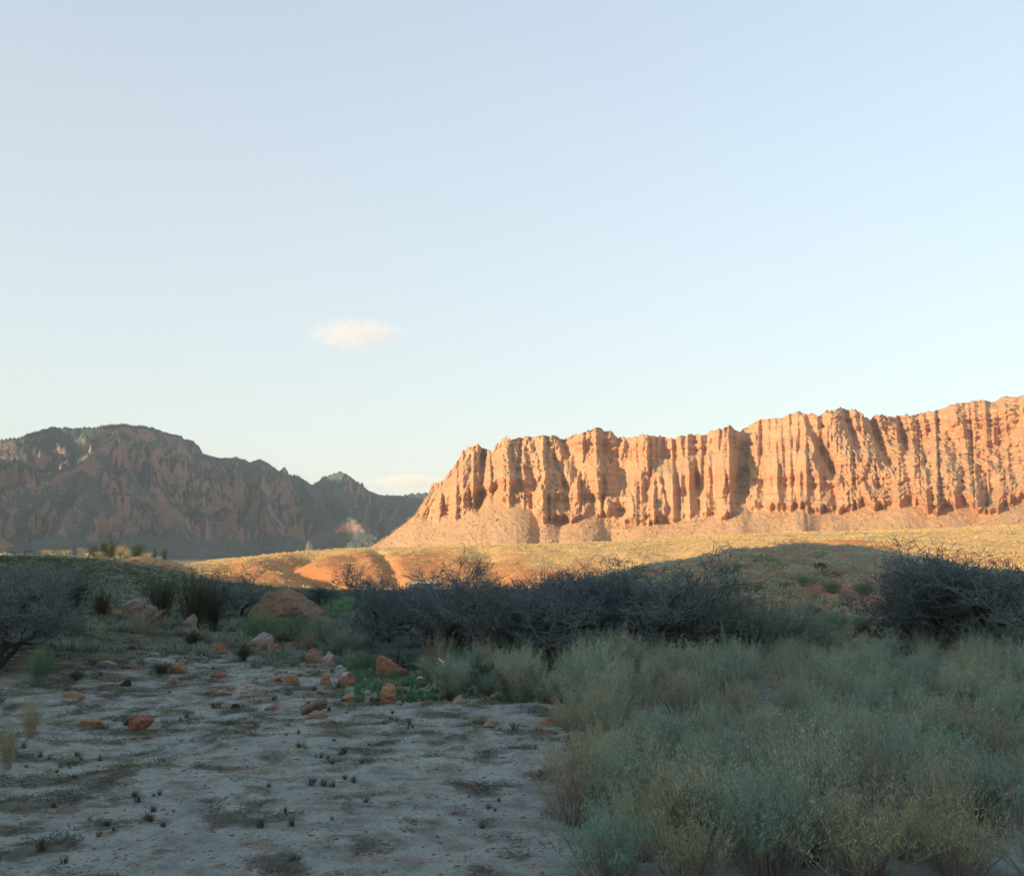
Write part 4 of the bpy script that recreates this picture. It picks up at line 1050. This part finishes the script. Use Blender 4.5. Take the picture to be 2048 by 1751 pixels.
SHR = [
 ('dark', 280, 350, 1155, 1250, 'large dark green shrub behind the flat topped boulder'),
 ('dark', 340, 430, 1150, 1262, 'largest dark shrub between the flat topped boulder and the leaning bare tree'),
 ('dark', 400, 450, 1180, 1262, 'dark shrub behind the pointed triangular rock'),
 ('dark', 180, 225, 1180, 1240, 'dark green shrub left of the tan orange boulder'),
 ('teal', 455, 560, 1222, 1290, 'green shrub in front of the huge boulder on its left'),
 ('teal', 535, 640, 1225, 1292, 'bright green shrub in front of the middle of the huge boulder'),
 ('teal', 600, 690, 1240, 1300, 'green shrub in front of the low end of the huge boulder'),
 ('dark', 465, 505, 1288, 1322, 'small black looking shrub between the squat red rock and the greyish block'),
 ('dark', 545, 610, 1262, 1296, 'dark shrub behind the low rusty slab'),
 ('olive', 675, 712, 1290, 1324, 'small round olive shrub right of the pale upright stone'),
 ('olive', 590, 650, 1262, 1304, 'tan shrub behind the rusty upright block'),
 ('olive', 245, 310, 1218, 1268, 'tan grassy shrub in front of the flat topped boulder'),
 ('olive', 300, 352, 1225, 1264, 'tan shrub between the flat topped boulder and the pointed rock'),
 ('olive', 380, 430, 1250, 1290, 'olive shrub at the foot of the pointed triangular rock'),
 ('dark', 360, 405, 1262, 1290, 'low dark shrub under the pointed triangular rock'),
 ('dark', 298, 345, 1326, 1348, 'dark grass clump on the left of the rounded rusty rock'),
 ('dark', 130, 172, 1342, 1362, 'dark low tuft at the left margin of the sand'),
 ('olive', 170, 230, 1302, 1328, 'dull green low shrub above the pale slab'),
 ('dark', 934, 992, 1328, 1386, 'dark round shrub set into the edge of the pale thicket'),
 ('dark', 885, 915, 1382, 1402, 'small dark shrub by the pinkish low rock'),
 ('teal', 700, 760, 1300, 1345, 'low green shrub left of the wedge shaped boulder'),
 ('teal', 1640, 1705, 1222, 1262, 'pair of green shrubs on the red slope, the left one'),
 ('teal', 1698, 1765, 1226, 1268, 'pair of green shrubs on the red slope, the right one'),
 ('olive', 1655, 1685, 1245, 1266, 'small tan shrub below the left one of the green pair'),
 ('dark', 1790, 1830, 1215, 1255, 'dark shrub left of the wide bare tree on the right'),
 ('teal', 1762, 1815, 1190, 1222, 'green shrub on the hillside above the dark one'),
 ('dark', 1612, 1650, 1212, 1226, 'flat dark shrub on the red soil above the green pair'),
 ('teal', 1580, 1640, 1150, 1172, 'green shrub at the middle of the brown hill'),
 ('teal', 1640, 1700, 1160, 1184, 'second green shrub in the band across the brown hill'),
 ('teal', 1700, 1765, 1162, 1190, 'rightmost green shrub in the band across the brown hill'),
 ('teal', 1540, 1600, 1160, 1182, 'leftmost green shrub in the band across the brown hill'),
 ('dark', 1625, 1660, 1125, 1142, 'dark shrub high on the brown hill'),
 ('olive', 1560, 1605, 1176, 1196, 'straw coloured shrub under the left part of the green band'),
 ('olive', 1610, 1660, 1180, 1202, 'straw coloured shrub under the middle of the green band'),
 ('olive', 1670, 1722, 1182, 1204, 'straw coloured shrub under the right part of the green band'),
 ('dark', 1830, 1900, 1225, 1305, 'dark green shrub under the wide bare tree at the right'),
 ('dark', 1880, 1960, 1230, 1312, 'largest dark green shrub at the right border'),
 ('dark', 117, 180, 1150, 1230, 'dark shrub high on the left bank'),
 ('dark', 60, 130, 1210, 1280, 'dark shrub on the left bank beside the whitish rock'),
 ('teal', 120, 190, 1230, 1275, 'grey green shrub low on the left bank'),
 ('teal', 30, 110, 1290, 1370, 'green shrub at the foot of the left bank'),
 ('olive', 20, 90, 1400, 1480, 'straw coloured bush at the lower left'),
 ('olive', -20, 40, 1440, 1540, 'tall straw coloured bush in the bottom left corner'),
 ('olive', 930, 985, 1425, 1448, 'low spiky shrub on the sand in the middle foreground'),
]
for s_ in SHR: shrub_at(*s_)

# fallen dead logs on the right
def log_at(pts, rad, label, branches, seed, Yb):
    r = np.random.default_rng(seed)
    W_ = [at(a, b, Yb + c) for a, b, c in pts]; o0 = W_[0]
    a = Acc(); a.add(*tube([p - o0 for p in W_], np.linspace(rad, rad * .4, len(W_)), 7))
    o = empty('dead_log', tuple(o0)); obj('log', a.mesh('log', M_bark), o)
    for i in range(branches):
        k = r.integers(1, len(W_)); s0 = W_[k] - o0; e = s0 + np.array([r.uniform(-.8, .8), r.uniform(-.3, .3), r.uniform(.2, .8)])
        q = Acc(); q.add(*tube([s0, (s0 + e) / 2 + r.normal(size=3) * .08, e], [rad * .4, rad * .25, rad * .08], 5))
        for j in range(4):
            e2 = e + r.normal(size=3) * .3; q.add(*tube([(s0 + e) / 2, (e + e2) / 2, e2], [rad * .15, rad * .1, rad * .04], 3))
        obj('branch', q.mesh('branch', M_bark), o)
    tag(o, label, 'log', 'fallen dead wood on the red soil')
log_at([(1640, 1266, 0), (1672, 1276, 0), (1700, 1281, 0), (1730, 1282, 0), (1760, 1280, 0)], .11, 'dark fallen log lying below the pair of green shrubs', 5, 1, 43)
log_at([(1728, 1284, 0), (1745, 1270, 0), (1775, 1272, 0), (1805, 1278, 0), (1840, 1286, 0)], .10, 'dark fallen log with upturned branches right of the other log', 8, 2, 42.5)
log_at([(1730, 1294, 0), (1775, 1296, 0), (1830, 1300, 0)], .04, 'pale thin dead pole lying in front of the fallen logs', 0, 3, 40)
log_at([(1840, 1312, 0), (1865, 1303, 0), (1890, 1307, 0)], .06, 'short dark stub of dead wood at the foot of the wide bare tree', 6, 4, 37)
log_at([(762, 1446, 0), (780, 1447.5, 0), (802, 1447, 0)], .012, 'thin forked stick lying on the sand below the tall split rock', 2, 5, on_ground(780, 1448)[1])
log_at([(1442, 1292, 0), (1450, 1270, 0), (1446, 1248, 0), (1438, 1236, 0)], .10, 'upright dead snag among the wispy shrubs', 3, 6, 39)

# ------------------------------------------------------------------ white building and far trees
def box(c, s):
    c = np.array(c); s = np.array(s) / 2
    V_ = np.array([[x, y, z] for x in (-1, 1) for y in (-1, 1) for z in (-1, 1)]) * s + c
    return V_, np.array([(0, 1, 3, 2), (4, 6, 7, 5), (0, 4, 5, 1), (2, 3, 7, 6), (0, 2, 6, 4), (1, 5, 7, 3)])
def plain(name, c):
    m, t, b = new_mat(name); geo = N(t, 'ShaderNodeNewGeometry'); n = tex_noise(t, 2.0, 4, geo.outputs['Position'])
    t.links.new(mix(t, c, tuple(x * .82 for x in c), n.outputs[0]), b.inputs['Base Color']); return m
M_wall = plain('whitewashed_wall', (.72, .70, .66)); M_roofm = plain('white_roof', (.82, .82, .80)); M_gl = plain('dark_window', (.05, .06, .07)); M_shed = plain('grey_shed_wall', (.34, .33, .32))
def house(px, pyb, pyt, wpx, Y, label, mw):
    p = at(px, pyb, Y); g = gz1(p[0], p[1]); z0 = min(g, p[2]) - .3
    W_ = wpx / F * Y; top = at(px, pyt, Y)[2]; Hh = top - z0
    o = empty('house', (p[0], p[1], z0))
    a = Acc(); a.add(*box((0, 2, (Hh - .3) / 2), (W_, 4, Hh - .3))); obj('wall', a.mesh('wall', mw, False), o)
    a = Acc(); a.add(*box((.05, 2, Hh - .14), (W_ + .5, 4.5, .28))); obj('roof', a.mesh('roof', M_roofm, False), o)
    a = Acc(); a.add(*box((-W_ / 2 - .06, -.15, Hh / 2 - .2), (.3, .3, Hh - .4))); obj('post', a.mesh('post', M_wall, False), o)
    for k in (-.22, .12, .34):
        a = Acc(); a.add(*box((k * W_, -.03, Hh - 1.2), (W_ * .12, .1, .6))); obj('window', a.mesh('window', M_gl, False), o)
    tag(o, label, 'house')
house(843, 1182, 1165, 50, 215, 'low white flat roofed house showing above the bare trees', M_shed)
house(312, 1118, 1114, 8, 330, 'tiny pale house far off right of the junipers', M_wall)
house(174, 1110, 1104, 9, 300, 'tiny pale house far off left of the junipers', M_wall)
JUN = leafy_tree(1, M_juni); JUN2 = leafy_tree(2, M_juni); GLD = leafy_tree(3, M_gold, 900, .09); GLD2 = leafy_tree(4, M_gold, 900, .09)
FAR = [
 (JUN, 188, 1113, 1097, 20, 'dark round juniper leftmost in the row of junipers', 'juniper_tree'),
 (JUN2, 208, 1107, 1094, 14, 'small dark juniper joined to the left of the biggest juniper', 'juniper_tree'),
 (JUN, 222, 1108, 1090, 24, 'biggest dark juniper in the row in front of the mountain', 'juniper_tree'),
 (JUN2, 273, 1112, 1100, 22, 'wide dark juniper right of the golden bushes', 'juniper_tree'),
 (JUN, 309, 1115, 1105, 11, 'small dark juniper second from the right end of the row', 'juniper_tree'),
 (JUN2, 331, 1117, 1109, 11, 'small dark juniper at the right end of the row', 'juniper_tree'),
 (GLD, 168, 1118, 1100, 20, 'golden bush left of the leftmost juniper', 'golden_shrub'),
 (GLD2, 240, 1112, 1099, 16, 'golden bush just right of the biggest juniper', 'golden_shrub'),
 (GLD, 256, 1114, 1104, 18, 'low golden bush left of the wide juniper', 'golden_shrub'),
 (GLD2, 202, 1114, 1107, 20, 'low golden bush under the small left juniper', 'golden_shrub'),
 (GLD, 292, 1116, 1110, 20, 'low golden bush between the wide juniper and the small ones', 'golden_shrub'),
 (GLD2, 132, 1116, 1106, 22, 'low golden bush at the left end of the row', 'golden_shrub'),
 (GLD, 100, 1116, 1102, 26, 'golden bush beyond the left end of the row', 'golden_shrub'),
]
for tr_, px, yb_, yt_, wd, lab, nm in FAR:
    Y = 262 if nm == 'juniper_tree' else 256
    x_ = (px - 1024) / FH * Y; g = gz1(x_, Y); top = at(px, yt_, Y)[2]
    Hh = max((top - g) * 1.45, 1.9); sx = wd / F * Y / (1.75 if nm == 'juniper_tree' else 1.6)
    plant_thing(nm, [('trunk', tr_[0]), ('crown', tr_[1])], (x_, Y, g), random.uniform(0, 6.28), (sx, sx, Hh / 2.6), lab, 'tree' if nm == 'juniper_tree' else 'bush', 'trees and bushes in the row at the foot of the mountain')

# ------------------------------------------------------------------ hillside shrubs: the nearest as individuals
HS = [dome_shrub(500 + i, 260, .085, .75, [M_hill, M_olive, M_teal, M_dark][i]) for i in range(4)]
cand = []
r5 = np.random.default_rng(77)
while len(cand) < 230:
    Y = r5.uniform(46, 108); ax = r5.uniform(1150, 2080)
    if r5.random() > Y / 108: continue
    cand.append((ax, Y))
for ax, Y in cand:
    x_ = (ax - 1024) / FH * Y; g = gz1(x_, Y); s = r5.uniform(.5, 1.15)
    k = int(r5.choice(4, p=[.42, .36, .10, .12]))
    o = obj('shrub', HS[k], None, (x_, Y, g), (0, 0, r5.uniform(0, 6.28)), (s * 1.25, s * 1.25, s * r5.uniform(.7, 1.1)))
    tag(o, ['small round straw green shrub dotted over the shaded brown hill', 'small round straw green shrub dotted over the shaded brown hill', 'small leafy green shrub dotted over the shaded brown hill', 'small dark shrub dotted over the shaded brown hill'][k], 'shrub',
        ['straw shrubs on the brown hill', 'straw shrubs on the brown hill', 'green shrubs on the brown hill', 'dark shrubs on the brown hill'][k])
for i in range(70):
    while True:
        Y = r5.uniform(40, 100); ax = r5.uniform(-20, 470)
        if r5.random() < Y / 100: break
    x_ = (ax - 1024) / FH * Y; g = gz1(x_, Y); s = r5.uniform(.35, .75); k = int(r5.choice([1, 2, 3, 3]))
    o = obj('shrub', HS[k], None, (x_, Y, g), (0, 0, r5.uniform(0, 6.28)), (s * 1.3, s * 1.3, s * r5.uniform(.7, 1.1)))
    tag(o, ['', 'straw green shrub in the shaded scrub of the left plain', 'leafy green shrub in the shaded scrub of the left plain', 'dark shrub in the shaded scrub of the left plain'][k], 'shrub',
        ['', 'straw shrubs on the left plain', 'green shrubs on the left plain', 'dark shrubs on the left plain'][k])

# ------------------------------------------------------------------ ground cover as stuff
def scatter(name, n, tmpl, pick, mat, label, seed, cat='ground cover'):
    r = np.random.default_rng(seed)
    TV, TF = tmpl
    x, y, s, sz = pick(r, n)
    z = gz(x, y); n = len(x)
    a = r.uniform(0, 6.283, n); ca, sa = np.cos(a), np.sin(a)
    kk = r.integers(0, len(TV), n)
    Vs, Fs = [], []; off = 0
    for q in range(len(TV)):
        m_ = kk == q; T = TV[q]; m = m_.sum()
        if not m: continue
        X = (T[None, :, 0] * ca[m_, None] - T[None, :, 1] * sa[m_, None]) * s[m_, None] + x[m_, None]
        Yv = (T[None, :, 0] * sa[m_, None] + T[None, :, 1] * ca[m_, None]) * s[m_, None] + y[m_, None]
        Zv = T[None, :, 2] * sz[m_, None] + z[m_, None]
        Vs.append(np.stack([X, Yv, Zv], -1).reshape(-1, 3))
        Fs.append((TF[q][None] + (np.arange(m) * len(T))[:, None, None]).reshape(-1, TF[q].shape[1]) + off); off += m * len(T)
    o = obj(name, mesh_np(name, np.concatenate(Vs), np.concatenate(Fs), [mat], smooth=False))
    return tag(o, label, cat, kind='stuff')
def clump_t(seed, n, lsz, flat=.7):
    r = np.random.default_rng(seed)
    C = r.normal(size=(n, 3)); C /= np.linalg.norm(C, axis=1)[:, None]; C *= r.uniform(.3, 1, (n, 1)); C[:, 2] = np.abs(C[:, 2]) * flat
    return leaf_quads(C, lsz, r, .5, 1.6)
def templ(lst): return [t[0] for t in lst], [t[1] for t in lst]
def tuft_t(seed, n=26, H=1.0):
    r = np.random.default_rng(seed); Vs, Fs = [], []
    for i in range(n):
        a = r.uniform(0, 6.28); q = r.uniform(.1, 1); b = np.array([math.cos(a) * q * .35, math.sin(a) * q * .35, -.05]); t = np.array([math.cos(a) * q * 1.0, math.sin(a) * q * 1.0, H * r.uniform(.5, 1.1)])
        sd_ = np.array([-math.sin(a), math.cos(a), 0]) * .05; m = (b + t) / 2 + np.array([0, 0, .15])
        Vs += [b - sd_, b + sd_, m + sd_ * .7, m - sd_ * .7, t - sd_ * .1, t + sd_ * .1]; k = i * 6
        Fs += [(k, k + 1, k + 2, k + 3), (k + 3, k + 2, k + 5, k + 4)]
    return np.array(Vs), np.array(Fs)
def pick_fan(y0, y1, a0, a1, s0, s1, fz=1.0, cond=None, pw=1.0):
    def f(r, n):
        y = (r.uniform(0, 1, n * 3) * (y1 ** (1 + pw) - y0 ** (1 + pw)) + y0 ** (1 + pw)) ** (1 / (1 + pw)); ax = r.uniform(a0, a1, n * 3)
        x = (ax - 1024) / FH * y
        k = np.ones(n * 3, bool) if cond is None else cond(x, y, ax)
        x, y = x[k][:n], y[k][:n]
        s = r.uniform(s0, s1, len(x)) * r.uniform(.7, 1.3, len(x))
        return x, y, s, s * fz * r.uniform(.7, 1.2, len(x))
    return f
T_cl = templ([clump_t(i, 26, .24) for i in range(4)]); T_cl2 = templ([clump_t(i + 9, 12, .42) for i in range(4)])
T_tf = templ([tuft_t(i) for i in range(4)])
def mat_t(seed, n=60):
    r = np.random.default_rng(seed)
    C = r.normal(size=(n, 3)) * np.array([.75, .38, 0]) + np.array([0, 0, .05]); C[:, 2] += np.abs(r.normal(size=n)) * .08
    a = r.normal(size=(n, 3)); a[:, 2] = np.abs(a[:, 2]) * .5 + .1; a /= np.linalg.norm(a, axis=1)[:, None]
    b = np.cross(a, r.normal(size=(n, 3))); b /= np.linalg.norm(b, axis=1)[:, None]
    L_ = r.uniform(.18, .4, (n, 1)); w_ = .028
    return np.stack([C - b * w_, C + a * L_ * .6 - b * w_, C + a * L_, C + b * w_], 1).reshape(-1, 3), (np.arange(n) * 4)[:, None] + np.arange(4)[None, :]
T_mt = templ([mat_t(i) for i in range(4)])
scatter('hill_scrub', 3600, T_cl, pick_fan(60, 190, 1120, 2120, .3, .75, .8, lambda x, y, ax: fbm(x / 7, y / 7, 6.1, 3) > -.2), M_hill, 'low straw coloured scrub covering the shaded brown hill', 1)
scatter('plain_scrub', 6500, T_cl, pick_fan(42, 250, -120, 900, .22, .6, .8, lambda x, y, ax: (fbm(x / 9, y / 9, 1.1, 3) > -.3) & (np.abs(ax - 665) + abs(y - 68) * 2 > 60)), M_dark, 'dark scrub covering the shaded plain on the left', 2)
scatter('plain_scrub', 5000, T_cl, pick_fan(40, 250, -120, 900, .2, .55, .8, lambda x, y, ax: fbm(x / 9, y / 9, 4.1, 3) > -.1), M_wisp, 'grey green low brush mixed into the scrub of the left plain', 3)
scatter('terrace_scrub', 15000, T_cl2, pick_fan(215, 520, 250, 2150, .45, 1.15, .8, lambda x, y, ax: np.where(y > np.interp(ax, [300, 560, 900, 1150, 1300], [415, 408, 390, 330, 230]), fbm(x / 20, y / 20, 6.1, 3) > -.3, fbm(x / 9, y / 9, 2.1, 3) > .22)), M_dry, 'straw coloured grass and scrub over the sunlit terraces', 4)
scatter('terrace_scrub', 1900, T_cl2, pick_fan(215, 560, -100, 2150, .45, 1.3, .85, lambda x, y, ax: fbm(x / 24, y / 24, 2.7, 3) > .0), M_olive, 'olive scrub dotted over the sunlit terraces', 5)
sandok = lambda x, y, ax: (ax < edge_px(y) + 60)
scatter('dry_grass', 1900, T_mt, pick_fan(12, 38, -80, 1250, .10, .30, .6, lambda x, y, ax: sandok(x, y, ax) & (fbm(x / 1.1, y / .9, 1.1, 5, .6) + .5 * fbm(x / 5, y / 4, 2.1, 4) + .02 * (y - 22) > .12), 1), M_litter, 'dark flattened grass patches on the sand', 6)
scatter('dry_grass', 480, T_tf, pick_fan(12, 40, -80, 1250, .04, .17, .8, lambda x, y, ax: sandok(x, y, ax) & (fbm(x / 2.3, y / 2.3, 7.1, 3) > .18)), M_litter, 'small wiry tufts standing on the sand', 16)
scatter('dry_grass', 1700, T_mt, pick_fan(12, 46, -80, 1250, .08, .26, .8, lambda x, y, ax: sandok(x, y, ax) & (fbm(x / 1.6, y / 1.2, 3.1, 4, .6) + .03 * (y - 26) > .12), 1), M_olive, 'dull olive tufts of grass thinly spread over the sand', 7)
scatter('dry_grass', 4200, T_tf, pick_fan(33, 62, -80, 900, .12, .34, 1.0, lambda x, y, ax: fbm(x / 3, y / 3, 3.9, 3) > -.15), M_wisp, 'grey green grass behind the rocks', 8)
scatter('green_grass', 2600, T_tf, pick_fan(56, 84, 600, 745, .14, .3, .8), M_grass, 'bright green grass patch behind the huge boulder', 9)
scatter('green_grass', 2200, T_tf, pick_fan(26, 42, 690, 1300, .08, .22, 1.1), M_teal, 'green grass under the bare trees', 10)
scatter('red_soil_grass', 2200, T_tf, pick_fan(37, 52, 1400, 2100, .1, .26, 1.0), M_olive, 'tan grass on the red soil at the foot of the brown hill', 11)
def peb(seed):
    r = np.random.default_rng(seed); V_ = np.array([[1, 0, 0], [-1, 0, 0], [0, 1, 0], [0, -1, 0], [0, 0, .7], [0, 0, -.6]]) * r.uniform(.6, 1.1, (6, 1)); V_[:, 0] *= 1.3
    return V_, np.array([(0, 2, 4), (2, 1, 4), (1, 3, 4), (3, 0, 4), (2, 0, 5), (1, 2, 5), (3, 1, 5), (0, 3, 5)])
T_pb = templ([peb(i) for i in range(5)])
scatter('gravel', 2600, T_pb, pick_fan(12, 36, -60, 1250, .012, .035, .6, sandok, .5), M_brown, 'scattered dark pebbles on the sand', 12, 'gravel')
scatter('gravel', 1500, T_pb, pick_fan(12, 40, -60, 1250, .015, .06, .6, sandok, .5), M_orange, 'scattered rusty pebbles on the sand', 13, 'gravel')
scatter('gravel', 700, T_pb, pick_fan(12, 40, -60, 1250, .015, .05, .6, sandok, .5), M_pale, 'scattered pale pebbles on the sand', 14, 'gravel')
scatter('debris', 1500, T_pb, pick_fan(230, 560, 300, 2100, .15, .5, .8), M_orange, 'stones strewn over the sunlit terraces', 15, 'stones')

def scatter_at(name, n, tmpl, P, s0, s1, mat, label, seed, cat):
    r = np.random.default_rng(seed); TV, TF = tmpl; Vs, Fs = [], []; off = 0
    for q in range(len(TV)):
        m = n // len(TV); p = P[r.integers(0, len(P), m)] + r.normal(size=(m, 3)) * [1.5, 1.5, 0]
        sc = s0 + (s1 - s0) * r.uniform(0, 1, (m, 1, 1)) ** 3
        T = TV[q]; Vs.append((T[None] * sc + p[:, None, :]).reshape(-1, 3))
        Fs.append((TF[q][None] + (np.arange(m) * len(T))[:, None, None]).reshape(-1, TF[q].shape[1]) + off); off += m * len(T)
    return tag(obj(name, mesh_np(name, np.concatenate(Vs), np.concatenate(Fs), [mat], smooth=False)), label, cat, kind='stuff')
scatter_at('talus_debris', 1500, T_pb, TAL, .5, 3.6, M_mesa, 'boulders strewn down the talus below the mesa wall', 21, 'stones')
scatter_at('talus_scrub', 2200, T_cl2, TAL, .9, 2.4, M_dark, 'dark scrub dotted over the talus slope', 22, 'ground cover')
